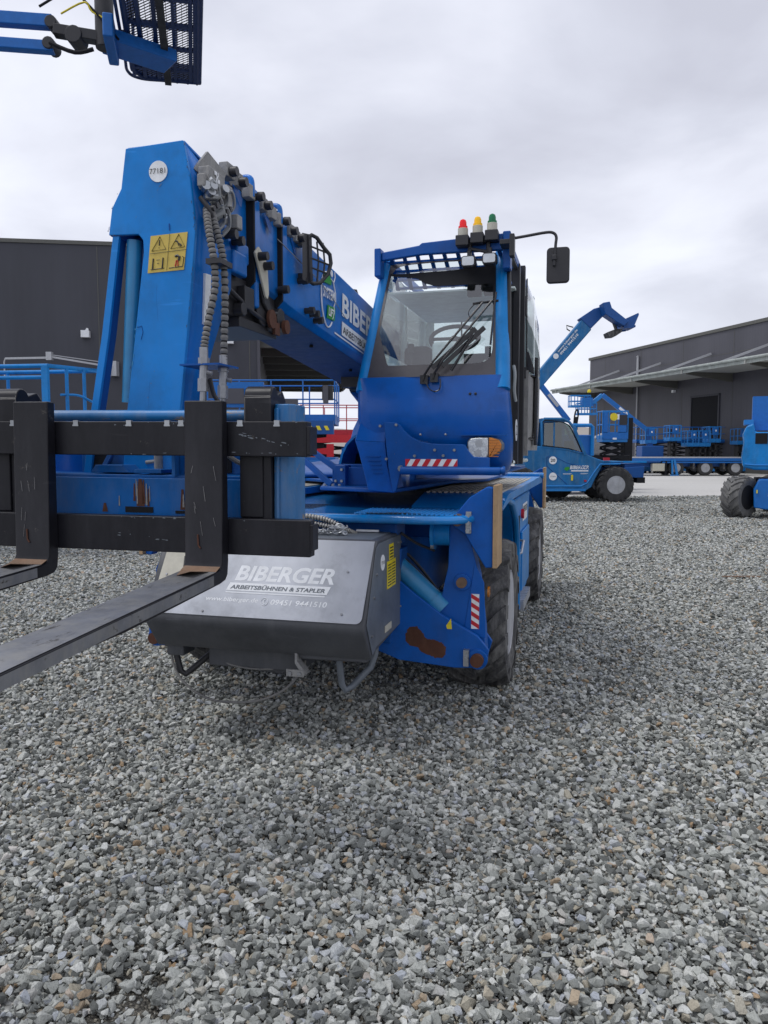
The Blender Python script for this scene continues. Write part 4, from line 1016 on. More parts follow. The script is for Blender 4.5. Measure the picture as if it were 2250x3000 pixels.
# ---- fork carriage: local tilt/roll about its own middle
CM_ = Matrix.Translation((.05, -3.0, 1.55)) @ Matrix.Rotation(R(3.2), 4, 'Z') @ Matrix.Rotation(R(.45), 4, 'Y') @ Matrix.Translation((-.05, 3.0, -1.55))
def CB_():
    b = MB(); b.M = CM_; return b
m = CB_()
m.box(-.70, .752, -2.985, -2.93, 1.682, 1.808)
car = m.build('fork_carriage', 'black_steel', T, bevel=.004)
m = CB_(); m.box(-.70, .765, -2.985, -2.93, 1.322, 1.455); m.build('crossbar', 'black_steel', car, bevel=.004)
m = CB_(); m.box(.752, .764, -2.99, -2.90, 1.69, 1.79); m.box(.765, .775, -2.99, -2.92, 1.345, 1.44); m.build('end_stop', 'black_steel', car, bevel=.002)
m = CB_()
for x in (-.43, -.16, .06, .215, .27, .50, .64): m.box(x-.010, x+.010, -2.988, -2.975, 1.795, 1.812); m.box(x-.012, x+.012, -2.989, -2.983, 1.790, 1.796)
m.build('notch', 'zinc', car)
for s_, (xa, xb) in ((1, (.478, .568)), (-1, (-.575, -.485))):
    m = CB_()
    side_ = [(-2.93, 1.42), (-2.93, 1.90)]+[(-2.89+.04*math.cos(R(a)), 1.90+.04*math.sin(R(a))) for a in range(180, 0, -20)]+[(-2.80, 1.93), (-2.765, 1.90), (-2.76, 1.83), (-2.80, 1.80), (-2.80, 1.42)]
    m.prism(side_, 'x', xa+.015, xb+.03); m.box(xa, xb, -2.94, -2.90, 1.455, 1.69)
    m.build('hook_plate', 'black_steel', car, bevel=.006)
# forks
chips(car, [((-.68, -2.9865, 1.80), (.74, -2.9865, 1.80)), ((-.68, -2.9865, 1.69), (.74, -2.9865, 1.69)), ((-.68, -2.9865, 1.45), (.75, -2.9865, 1.45)), ((-.2, -2.9865, 1.40), (.3, -2.9865, 1.36)), ((.5, -2.9865, 1.76), (.7, -2.9865, 1.72))], 90, .0055, 'box_grey', seed=21)
def fork(xc):
    m = CB_()
    w = .073
    th = .048
    Lb = 1.20; drop = .048
    pr = [(-2.99, 1.88), (-3.035, 1.88), (-3.045, 1.30), (-3.06, 1.277), (-3.10, 1.270), (-3.10-Lb*.93, 1.270-drop*.93-.0), (-3.10-Lb, 1.262-drop), (-3.10-Lb, 1.250-drop), (-3.10-Lb*.5, 1.222-drop*.5), (-3.06, 1.225), (-3.015, 1.232), (-2.995, 1.25), (-2.988, 1.30)]
    m.prism(pr, 'x', xc-w, xc+w)
    f = m.build('fork', 'black_steel', car, bevel=.005, seg=3)
    m = CB_(); hs = -drop/Lb
    vs = []
    for y in (-3.075, -3.4, -3.8, -3.10-Lb*.93):
        zz = 1.2715+hs*(-3.10-y) if y > -3.1 else 1.2715-drop*((-3.10-y)/Lb)
        vs += [(xc-w+.004, y, zz+.0005), (xc+w-.004, y, zz+.0005)]
    m.add(vs, [(0, 1, 3, 2), (2, 3, 5, 4), (4, 5, 7, 6)]); m.build('worn_top', 'fork_steel', f)
    m = CB_()
    vs = []
    for y in (-3.12, -3.5, -3.9, -4.25):
        k = (-3.10-y)/Lb
        vs += [(xc+w+.001, y, 1.266-drop*k), (xc+w+.001, y, 1.230-drop*k+.004*k)]
    m.add(vs, [(0, 1, 3, 2), (2, 3, 5, 4), (4, 5, 7, 6)]); m.build('worn_side', 'fork_steel', f)
    m = CB_(); m.add([(xc-w+.004, -3.052, 1.287), (xc+w-.004, -3.052, 1.287), (xc+w-.004, -3.09, 1.2735), (xc-w+.004, -3.09, 1.2735)], [(0, 1, 2, 3)])
    m.add([(xc-w+.006, -3.092, 1.2734), (xc+w-.03, -3.092, 1.2734), (xc+w-.05, -3.20, 1.290), (xc-w+.03, -3.17, 1.2695)], [(0, 1, 2, 3)])
    m.build('rust_heel', 'worn_orange', f)
    m = CB_(); m.tube([(xc-.02, -3.047, 1.40), (xc-.018, -3.047, 1.36), (xc-.01, -3.047, 1.35)], .003, 5); m.build('paint_mark', 'rust', f)
    m = CB_(); rq = random.Random(int(xc*100)+50)
    for k in range(7):
        x = xc-.05+rq.random()*.10; z = 1.40+rq.random()*.25
        m.tube([(x, -3.0455, z), (x+rq.uniform(-.01, .01), -3.0455, z-rq.uniform(.02, .07))], .0006, 4)
    m.build('scratch', 'cast_grey', f)
    return f
fork(.380); fork(-.318)
# blue hanging frame with the pivot tube
m = CB_(); m.tube([(-.66, -2.85, 1.835), (.60, -2.85, 1.835)], .022, 14); hf = m.build('pivot_tube', 'tube_worn', car)
m = CB_(); m.cyl((.56, -2.85, 1.835), (.585, -2.85, 1.835), .018, n=12); m.build('pivot_pin', 'worn_orange', car)
for s_, (xa, xb) in ((1, (.588, .675)), (-1, (-.73, -.645))):
    m = CB_(); m.prism([(xa, -2.88), (xa+.02, -2.90), (xb-.02, -2.90), (xb, -2.88), (xb, -2.76), (xa, -2.76)], 'z', 1.40, 1.875); m.prism([(xa+.01, -2.905), (xa+.03, -2.915), (xa+.035, -2.90)], 'z', 1.42, 1.86)
    m.build('frame_post', 'tube_worn', car, bevel=.01, seg=3)
m = CB_(); m.box(-.66, .60, -2.84, -2.82, 1.37, 1.592); m.box(-.66, .60, -2.82, -2.62, 1.590, 1.604)
m.box(-.35, .42, -2.66, -2.64, 1.604, 1.80)
cb = m.build('cross_plate', 'frame_blue', car, bevel=.004)
m = CB_(); m.box(-.045, .075, -2.843, -2.838, 1.455, 1.478); m.box(.17, .28, -2.843, -2.838, 1.455, 1.466)
m.lathe([(.045, 0), (.045, .004)], (.125, -2.665, 1.655), 'y', 24); m.box(-.12, .0, -2.668, -2.658, 1.608, 1.70); m.box(.24, .33, -2.668, -2.66, 1.61, 1.69); m.box(-.30, -.22, -2.668, -2.66, 1.61, 1.69)
m.build('opening', 'void', cb)
m = CB_(); m.cyl((.028, -2.70, 1.612), (.028, -2.70, 1.70), .020, n=16); m.cyl((-.03, -2.70, 1.65), (.01, -2.70, 1.655), .008, n=8); m.build('pivot_pin', 'cast_grey', cb)
m = CB_()
for x, w_, z0, z1 in ((.02, .02, 1.48, 1.588), (.035, .008, 1.49, 1.585), (-.005, .006, 1.50, 1.57), (.055, .005, 1.48, 1.55), (.20, .012, 1.47, 1.55), (-.135, .014, 1.455, 1.49)):
    m.add([(x-w_*.8, -2.8425, z0), (x+w_, -2.8425, z0), (x+w_*.4, -2.8425, z1), (x-w_*.3, -2.8425, z1)], [(0, 1, 2, 3)])
m.build('rust_streak', 'rust', cb)
m = CB_()
for x, w_, z0, z1 in ((.008, .003, 1.49, 1.58), (.048, .004, 1.485, 1.57), (.004, .002, 1.52, 1.588), (.205, .004, 1.48, 1.53), (-.07, .003, 1.48, 1.52), (.062, .002, 1.5, 1.56)):
    m.add([(x-w_, -2.8435, z0), (x+w_, -2.8435, z0), (x+w_*.4, -2.8435, z1), (x-w_*.6, -2.8435, z1)], [(0, 1, 2, 3)])
m.build('scratch', 'cast_grey', cb)
m = CB_()
m.beam((-.25, -2.68, 1.60), (-.19, -2.68, 1.70), .02, .02); m.prism([(-.22, 1.61), (-.05, 1.61), (-.08, 1.64), (-.20, 1.64)], 'y', -2.80, -2.67); m.prism([(-.02, 1.61), (.10, 1.61), (.10, 1.625), (-.02, 1.625)], 'y', -2.82, -2.67)
m.beam((.16, -2.80, 1.605), (.16, -2.80, 1.72), .014, .02); m.box(.155, .17, -2.84, -2.66, 1.60, 1.74)
m.build('rib', 'frame_blue', cb, bevel=.002)
m = CB_(); m.tube(smooth_path([(.34, -2.78, 1.70), (.40, -2.78, 1.66), (.46, -2.78, 1.635), (.50, -2.78, 1.61)], 5), .010, 8); m.tube(smooth_path([(.40, -2.74, 1.74), (.43, -2.74, 1.68), (.47, -2.74, 1.62)], 5), .012, 8)
m.tube(smooth_path([(.2, -2.7, 1.70), (.26, -2.72, 1.67), (.30, -2.72, 1.63)], 5), .008, 8)
m.build('hydraulic_hose', 'hose_grey', car)
m = CB_(); m.box(.34, .58, -2.62, -2.60, 1.48, 1.76); m.box(-.55, -.36, -2.62, -2.60, 1.48, 1.76); m.box(-.45, .5, -2.60, -2.50, 1.40, 1.56)
m.build('back_plate', 'cab_blue', car)
m = CB_(); m.tube([(.63, -2.9, 1.45), (.63, -2.9, 1.46)], .01, 6)
# ---- loose chain lying on the front cover
ch = MB(); rc = random.Random(11); p = Vector((.02, -1.30, 1.212)); a = 0.
cobj = thing('chain', (-.237, 5.78, 0), -TH, 'heap of galvanised steel chain lying on top of the silver front cover', 'chain')
for layer in range(2):
    for k in range(34):
        t = k/33; x = .02+.34*t; y = -1.27+.035*math.sin(k*1.3+layer*2)-.02*layer; z = 1.218+.012*layer+rc.random()*.008+(.02 if t > .72 else 0)*layer
        a = rc.random()*3.1; tilt = (k % 2)*1.1+rc.random()*.4
        d = Vector((math.cos(a), math.sin(a)*.6, 0)).normalized(); n_ = Vector((0, 0, 1)).cross(d); n_ = (n_*math.cos(tilt)+Vector((0, 0, 1))*math.sin(tilt)).normalized()
        ch.tube([Vector((x, y, z))+d*.016*math.cos(R(b))+n_*.009*math.sin(R(b)) for b in range(0, 360, 36)], .0032, 6, closed=True)
ch.tube([Vector((.315, -1.27, 1.245))+Vector((1, 0, 0))*.027*math.cos(R(b))+Vector((0, .3, .95))*.027*math.sin(R(b)) for b in range(0, 360, 24)], .006, 8, closed=True)
ch.build('links', 'zinc', cobj)
# ================================================================== SURROUNDINGS
flat('gravel_base', (.10, .10, .098), .95, bumpy=.6)
def cladding(name, col, per=.30, axis=0):
    m, t, b = nt(name)
    tc = node(t, 'ShaderNodeTexCoord'); sp = node(t, 'ShaderNodeSeparateXYZ'); t.links.new(tc.outputs['Object'], sp.inputs[0])
    mu = node(t, 'ShaderNodeMath', operation='MULTIPLY'); mu.inputs[1].default_value = 2*math.pi/per; t.links.new(sp.outputs[axis], mu.inputs[0])
    sn = node(t, 'ShaderNodeMath', operation='SINE'); t.links.new(mu.outputs[0], sn.inputs[0])
    bump(t, b, sn.outputs[0], .15, .01)
    n = tex(t, .35, 5, .6, (1, 1, .3))
    t.links.new(ramp(t, n, [(.3, tuple(c*.82 for c in col)), (.7, tuple(c*1.15 for c in col))]), b.inputs['Base Color'])
    b.inputs['Roughness'].default_value = .55; MATS[name] = m
cladding('wall_cladding', (.042, .044, .057))
cladding('wall_cladding_light', (.072, .072, .088))
paint('canopy_edge', (.36, .40, .38), .6, .4)
flat('canopy_under', (.36, .37, .35), .7)
flat('canopy_panel', (.40, .40, .37), .6, var=.2)
flat('canopy_beam', (.10, .10, .09), .6)
flat('sky_panel', (.75, .78, .8), .5)
flat('galv', (.45, .46, .48), .45, .3)
flat('far_blue', (.0, .13, .46), .45)
flat('far_blue_dark', (.0, .07, .28), .5)
flat('far_blue_light', (.004, .19, .54), .4)
paint('rim_lit', (.42, .43, .45), .5, .4, dustcol=(.2, .19, .18))
flat('navy', (.003, .025, .11), .5)
flat('pavement_line', (.62, .62, .60), .7)
# ---- ground
def ground_mat(name='gravel_far', S=38, k=1.):
    m, t, b = nt(name)
    tc = node(t, 'ShaderNodeTexCoord')
    def vor(scale):
        v = node(t, 'ShaderNodeTexVoronoi'); v.inputs['Scale'].default_value = scale
        t.links.new(tc.outputs['Object'], v.inputs['Vector']); return v
    v1 = vor(S); v2 = vor(9)
    s1 = node(t, 'ShaderNodeSeparateColor'); t.links.new(v1.outputs['Color'], s1.inputs[0])
    c1 = ramp(t, s1.outputs[0], [(0, (.14, .14, .135)), (.4, (.30, .302, .30)), (.75, (.42, .42, .41)), (1, (.58, .58, .56))])
    big = tex(t, .35, 6, .6)
    c2 = mix(t, ramp(t, big, [(.35, (0, 0, 0)), (.65, (.35,)*3)]), c1, (.24, .235, .22))
    dk = ramp(t, v1.outputs['Distance'], [(.0, (1, 1, 1)), (.45, (.75,)*3), (.75, (.25,)*3)])
    c3 = mix(t, 1., c2, dk, 'MULTIPLY')
    if S > 50: c3 = mix(t, 1., c3, (.82, .77, .66), 'MULTIPLY')
    t.links.new(c3, b.inputs['Base Color'])
    b.inputs['Roughness'].default_value = .95
    iv = node(t, 'ShaderNodeMath', operation='SUBTRACT'); iv.inputs[0].default_value = 1; t.links.new(v1.outputs['Distance'], iv.inputs[1])
    bump(t, b, iv.outputs[0], .9, .03)
    MATS[name] = m
ground_mat()
ground_mat('gravel_fines', 95)
m, t, b = nt('pavement'); 
c = mix(t, ramp(t, tex(t, .12, 6, .6, (.3, 1, 1)), [(.35, (0, 0, 0)), (.7, (1, 1, 1))]), (.52, .51, .485), (.62, .61, .585))
c = mix(t, ramp(t, tex(t, 6, 8, .7), [(.3, (.8,)*3), (.7, (1, 1, 1))]), (0., 0., 0.), c)
t.links.new(c, b.inputs['Base Color']); b.inputs['Roughness'].default_value = .9; MATS['pavement'] = m
g = MB(); g.add([(-400, -30, -.012), (400, -30, -.012), (400, 900, -.012), (-400, 900, -.012)], [(0, 1, 2, 3)])
g.build('gravel_ground', 'gravel_far', kind='structure')
def edge(x): return 27.6-.02*(x-10)+.35*math.sin(x*.35)+.25*math.sin(x*1.1+1)
xs = [2+i*.8 for i in range(101)]
g = MB(); n_ = len(xs)
g.add([(x, edge(x), .004) for x in xs]+[(x, 300, .004) for x in xs], [(i, i+1, n_+i+1, n_+i) for i in range(n_-1)])
g.build('pavement', 'pavement', kind='structure')
g = MB()
for p0, p1, w_ in (((8.2, 30.6), (14.0, 28.6), .14), ((9.5, 38.5), (12.5, 38.3), .16), ((13.2, 27.9), (15.6, 27.75), .12), ((9, 44), (22, 43), .12)):
    a, b_ = Vector((*p0, .008)), Vector((*p1, .008)); d = (b_-a).normalized(); n2 = Vector((-d.y, d.x, 0))*w_/2
    g.add([a-n2, b_-n2, b_+n2, a+n2], [(0, 1, 2, 3)])
g.build('pavement_marking', 'pavement_line', kind='structure')
# far rise
flat('far_hill_mat', (.42, .38, .35), 1., var=.1)
g = MB(); hx = [-260+i*13 for i in range(41)]
g.add([(x, 420, 0) for x in hx]+[(x, 430, 13+3*math.sin(i*.7)+2*math.sin(i*1.9)) for i, x in enumerate(hx)]+[(x, 520, 12) for x in hx], [(k*41+i, k*41+i+1, (k+1)*41+i+1, (k+1)*41+i) for k in range(2) for i in range(40)])
g.build('hills', 'far_hill_mat', kind='structure')

# ---- gravel stones: clusters scattered by geometry nodes
def stone_mat():
    m, t, b = nt('gravel_stone')
    at = node(t, 'ShaderNodeAttribute', attribute_name='tone', attribute_type='GEOMETRY')
    sp = node(t, 'ShaderNodeSeparateColor'); t.links.new(at.outputs['Color'], sp.inputs[0])
    oi = node(t, 'ShaderNodeObjectInfo')
    ad_ = node(t, 'ShaderNodeMath', operation='ADD'); t.links.new(sp.outputs[0], ad_.inputs[0]); t.links.new(oi.outputs['Random'], ad_.inputs[1])
    fr = node(t, 'ShaderNodeMath', operation='FRACT'); t.links.new(ad_.outputs[0], fr.inputs[0])
    c = ramp(t, fr.outputs[0], [(0, (.09, .095, .088)), (.2, (.22, .23, .215)), (.45, (.385, .40, .37)), (.62, (.49, .50, .465)), (.78, (.60, .61, .575)), (.86, (.38, .41, .45)), (.91, (.40, .37, .29)), (.955, (.42, .38, .30)), (.985, (.38, .26, .15)), (1, (.62, .62, .60))])
    sp_n = tex(t, 160, 4, .7)
    c = mix(t, ramp(t, sp_n, [(.36, (.55,)*3), (.5, (1, 1, 1)), (.66, (1.35,)*3)]), (0., 0., 0.), c) if False else mix(t, 1., c, ramp(t, sp_n, [(.36, (.62,)*3), (.5, (.95,)*3), (.66, (1., 1., 1.))]), 'MULTIPLY')
    t.links.new(c, b.inputs['Base Color']); b.inputs['Roughness'].default_value = .85
    bump(t, b, sp_n, .35, .004)
    MATS['gravel_stone'] = m
stone_mat()
rs_ = random.Random(5)
src = bpy.data.collections.new('gravel_source')
def cluster(k, nst, rad, s0):
    bm = bmesh.new(); tones = []
    for i in range(nst):
        r_ = rad*math.sqrt(rs_.random()); a = rs_.random()*6.283
        s = s0*(.40+1.15*rs_.random()**2)*(1.4 if rs_.random() < .05 else 1)
        ax = (s*rs_.uniform(.85, 1.35), s*rs_.uniform(.65, 1.0), s*rs_.uniform(.5, .8))
        rot = Matrix.Rotation(rs_.random()*6.28, 3, 'Z') @ Matrix.Rotation(rs_.gauss(0, .45), 3, 'X') @ Matrix.Rotation(rs_.gauss(0, .4), 3, 'Y')
        z0 = s*.1+rs_.random()**1.4*s*1.5
        tmp = bmesh.new()
        for q in range(11):
            v = Vector((rs_.gauss(0, 1), rs_.gauss(0, 1), rs_.gauss(0, 1))).normalized()
            v = Vector([math.copysign(abs(x)**.75, x) for x in v])
            p_ = rot @ Vector((v.x*ax[0], v.y*ax[1], v.z*ax[2]))
            tmp.verts.new((p_.x+r_*math.cos(a), p_.y+r_*math.sin(a), p_.z+z0))
        res = bmesh.ops.convex_hull(tmp, input=tmp.verts)
        bmesh.ops.delete(tmp, geom=[v for v in tmp.verts if not v.link_faces], context='VERTS')
        me_ = bpy.data.meshes.new('t'); tmp.to_mesh(me_); tmp.free()
        n0 = len(bm.verts); bm.from_mesh(me_); bpy.data.meshes.remove(me_)
        tones += [rs_.random()]*(len(bm.verts)-n0)
    me = bpy.data.meshes.new('gravel_cluster'); bm.to_mesh(me); bm.free()
    at = me.attributes.new('tone', 'FLOAT_COLOR', 'POINT')
    for i, v in enumerate(tones): at.data[i].color = (v, v, v, 1)
    me.materials.append(MATS['gravel_stone'])
    o = bpy.data.objects.new('gravel_cluster', me); src.objects.link(o)
for k in range(7): cluster(k, 150, .14, .0127)
def scatter_group():
    ng = bpy.data.node_groups.new('gravel_scatter', 'GeometryNodeTree')
    ng.interface.new_socket('Geometry', in_out='INPUT', socket_type='NodeSocketGeometry')
    ng.interface.new_socket('Geometry', in_out='OUTPUT', socket_type='NodeSocketGeometry')
    N = ng.nodes; Lk = ng.links
    gi = N.new('NodeGroupInput'); go = N.new('NodeGroupOutput')
    dp = N.new('GeometryNodeDistributePointsOnFaces'); dp.distribute_method = 'POISSON'; dp.inputs['Distance Min'].default_value = .092; dp.inputs['Density Max'].default_value = 260
    na = N.new('GeometryNodeInputNamedAttribute'); na.data_type = 'FLOAT'; na.inputs['Name'].default_value = 'dens'
    Lk.new(na.outputs['Attribute'], dp.inputs['Density Factor'])
    sc_ = N.new('GeometryNodeInputNamedAttribute'); sc_.data_type = 'FLOAT'; sc_.inputs['Name'].default_value = 'size'
    ci = N.new('GeometryNodeCollectionInfo'); ci.inputs['Collection'].default_value = src; ci.inputs['Separate Children'].default_value = True; ci.inputs['Reset Children'].default_value = True
    ip = N.new('GeometryNodeInstanceOnPoints'); ip.inputs['Pick Instance'].default_value = True
    rv_ = N.new('FunctionNodeRandomValue'); rv_.data_type = 'FLOAT_VECTOR'; rv_.inputs[0].default_value = (-.06, -.06, 0); rv_.inputs[1].default_value = (.06, .06, 6.283)
    rs2 = N.new('FunctionNodeRandomValue'); rs2.data_type = 'FLOAT'; rs2.inputs[2].default_value = .82; rs2.inputs[3].default_value = 1.22
    mu = N.new('ShaderNodeMath'); mu.operation = 'MULTIPLY'; Lk.new(rs2.outputs[1], mu.inputs[0]); Lk.new(sc_.outputs['Attribute'], mu.inputs[1])
    Lk.new(gi.outputs[0], dp.inputs['Mesh']); Lk.new(dp.outputs['Points'], ip.inputs['Points']); Lk.new(ci.outputs[0], ip.inputs['Instance'])
    Lk.new(rv_.outputs[0], ip.inputs['Rotation']); Lk.new(mu.outputs[0], ip.inputs['Scale'])
    jg = N.new('GeometryNodeJoinGeometry'); Lk.new(gi.outputs[0], jg.inputs[0]); Lk.new(ip.outputs[0], jg.inputs[0]); Lk.new(jg.outputs[0], go.inputs[0])
    return ng
# relief grid the stones lie on
nx, ny = 150, 220
vs = []; dens = []; size = []
def relief(x, y):
    # two shallow wheel tracks plus soft waves
    z = .018*noise.noise((x*.7, y*.7, 3.))+.008*noise.noise((x*2.6, y*2.6, 9.))
    tr = x-.9-.16*y
    z -= .018*math.exp(-(tr/.28)**2)*min(1, max(0, (9-y)/3))
    z -= .012*math.exp(-((x+1.1+.05*y)/.25)**2)*min(1, max(0, (7-y)/3))
    return z+.004
for j in range(ny+1):
    f_ = j/ny; y = 1.3+26.6*f_**1.6
    hw = 1.8+y*.68
    for i in range(nx+1):
        x = -hw+2*hw*i/nx
        vs.append((x, y, relief(x, y) if y < 26 else .002))
        dens.append((.45 if (x+1.3)**2+(y-2.1)**2*1.6 < .45 else 1) if y < 8 else max(.30, 1-(y-8)*.05))
        size.append(1.0 if y < 8 else 1+(y-8)*.03)
gr = MB(); gr.add(vs, [(j*(nx+1)+i, j*(nx+1)+i+1, (j+1)*(nx+1)+i+1, (j+1)*(nx+1)+i) for j in range(ny) for i in range(nx)])
go_ = gr.build('gravel', 'gravel_base', kind='stuff', label='loose grey crushed stone covering the yard', cat='gravel')
for nm, dat in (('dens', dens), ('size', size)):
    at = go_.data.attributes.new(nm, 'FLOAT', 'POINT'); at.data.foreach_set('value', dat)
go_.data.materials[0] = MATS['gravel_far']
go_.data.materials.append(MATS['gravel_fines'])
for p_ in go_.data.polygons: p_.material_index = 1 if p_.center.y < 9 else 0
md = go_.modifiers.new('scatter', 'NODES'); md.node_group = scatter_group()
# small rusty strip lying on the gravel at the right
m = MB(); c = Vector((4.55, 10.0, .03))
m.prism([(-.26, -.02), (.24, -.03), (.26, .015), (-.1, .03), (-.25, .02)], 'z', .0, .012)
o = m.build('rusty_plate', 'worn_orange', label='thin rusty strip of metal lying on the gravel', cat='metal strip'); o.location = (4.72, 10.05, .035)

# ---- left warehouse
lw = thing('warehouse', (-5.3, 33, 0), math.atan2(.13, 1), 'tall dark grey clad warehouse behind the forks at the left', 'warehouse')
m = MB(); m.box(-38, 0, 0, 40, 0, 10.05); m.build('wall', 'wall_cladding', lw)
m = MB(); m.box(-38.1, .06, -.06, .25, 10.05, 10.2); m.build('roof_edge', 'canopy_beam', lw)
m = MB(); m.box(-.07, .05, -.05, .03, 0, 10.1); m.box(-10.65, -10.55, -.10, -.02, 0, 4.8); m.build('corner_trim', 'wall_cladding_light', lw)
m = MB()
m.box(0, 5.4, .4, 26, 6.5, 6.58)
cp = m.build('canopy', 'canopy_panel', lw)
for k in range(9):
    m = MB(); m.box(0, 5.4, .6+k*3.1, .85+k*3.1, 6.12, 6.495); m.build('canopy_beam', 'canopy_beam', cp)
m = MB(); m.box(5.4, 5.55, .3, 26, 6.2, 6.7); m.build('canopy_edge', 'canopy_beam', cp)
for k in range(3):
    m = MB(); m.box(.6+k*1.6, 1.7+k*1.6, 21.5, 23.5, 6.44, 6.49); m.build('roof_light', 'sky_panel', cp)
for (x, z) in ((-7.0, 6.45), (-1.2, 6.3)):
    m = MB(); m.box(x-.16, x+.16, -.25, -.0, z-.14, z+.14); m.tube([(x, -.1, z+.1), (x+.1, -.2, z+.2)], .05, 6); m.build('wall_lamp', 'white', lw)
wa = thing('wall_bracket_arm', (-11.1, 32.2, 0), 0, 'white jointed swivel arm on a bracket fixed to the dark warehouse wall', 'wall arm')
m = MB(); m.box(-.14, .14, -.35, .0, 4.75, 5.35); m.prism([(-.3, 5.3), (-.1, 5.3), (-.1, 4.7), (-.16, 4.7)], 'y', -.45, -.25); m.build('bracket', 'galv', wa)
m = MB(); m.beam((-.2, -.5, 5.12), (-2.2, -1.2, 5.42), .06, .07); m.beam((-.2, -.5, 5.26), (-2.2, -1.2, 5.5), .03, .03); m.build('arm', 'galv', wa, label=None)
m = MB(); m.beam((-2.2, -1.2, 5.38), (-3.95, -1.25, 5.34), .07, .08); m.box(-2.32, -2.1, -1.3, -1.1, 5.28, 5.6); m.build('arm', 'galv', wa)
m = MB(); m.tube([(-3.95, -1.25, 5.34), (-4.0, -1.25, 5.2), (-4.0, -1.25, 4.6)], .03, 6); m.build('drop_pipe', 'galv', wa)

# ---- right warehouse (origin at the far corner, x along the wall toward the camera)
rw = thing('warehouse', (21.2, 80, 0), math.atan2(-1, .253), 'long dark grey warehouse with a projecting canopy at the right behind the trailer', 'warehouse')
LW = 62
m = MB(); m.box(0, LW, 0, 30, 0, 10.9); m.build('wall', 'wall_cladding_light', rw)
MY = -1
m = MB(); m.box(-.2, LW, -.10, .3, 10.9, 11.15); m.build('roof_edge', 'canopy_beam', rw)
m = MB(); m.box(0, LW, -4.1, -.01, 7.55, 7.70); cp = m.build('canopy', 'canopy_under', rw)
m = MB(); m.box(0, LW, -4.25, -4.1, 7.45, 7.86); m.tube([(-.05, -4.32, 7.78), (LW, -4.32, 7.78)], .10, 8); m.build('canopy_edge', 'canopy_edge', cp)
for k in range(9):
    x = 1.0+k*6.8
    m = MB(); m.prism([(-4.0, 7.54), (-.02, 7.54), (-.02, 6.9), (-.6, 6.95), (-3.9, 7.38)], 'x', x, x+.22); m.build('canopy_beam', 'canopy_beam', cp)
    m = MB(); m.box(x-.06, x+.06, -4.35, -4.24, 7.42, 7.90); m.build('gutter_joint', 'canopy_under', cp)
for k in range(4):
    m = MB(); m.box(.3+k*.05, 1.6, -3.6+k*.9, -3.0+k*.9, 7.53, 7.548); m.build('roof_light', 'sky_panel', cp)
for x in (4.9, 11.6, 18.3, 25.3, 32.):
    m = MB(); m.beam((x, -4.0, 7.85), (x+.8, -.1, 9.3), .14, .16); m.build('tie_rod', 'galv', cp)
m = MB(); m.tube([(8.9, -.12, 0), (8.9, -.12, 7.5)], .07, 8); m.tube([(8.9, -.12, 7.9), (8.9, -.12, 10.2), (8.9, -.2, 10.3)], .11, 8); m.build('downpipe', 'galv', rw)
m = MB(); m.box(16.8, 20.1, -.03, .1, 0, 6.0); dd = m.build('door', 'void', rw)
m = MB(); m.box(16.65, 16.8, -.08, .05, 0, 6.15); m.box(20.1, 20.25, -.08, .05, 0, 6.15); m.box(16.65, 20.25, -.08, .05, 6.0, 6.15); m.build('door_frame', 'wall_cladding', dd)
m = MB(); m.box(1.2, 2.4, -.03, .1, 0, 4.6); m.build('door', 'wall_cladding', rw)
for x in (14.3, 26.0):
    m = MB(); m.box(x, x+.25, -.25, 0, 6.6, 6.8); m.build('wall_lamp', 'white', rw)

m = MB()
for k in range(10): m.box(3+k*6.2, 3.03+k*6.2, -.012, 0, .4, 10.8)
m.box(0, LW, -.012, 0, 9.1, 9.13); m.box(0, LW, -.03, 0, 0, .4)
m.build('panel_joint', 'canopy_beam', rw)
m = MB()
for k in range(7): m.box(-37+k*6.1, -36.97+k*6.1, -.012, 0, .4, 10)
m.box(-38, 0, -.03, 0, 0, .4)
m.build('panel_joint', 'canopy_beam', lw)
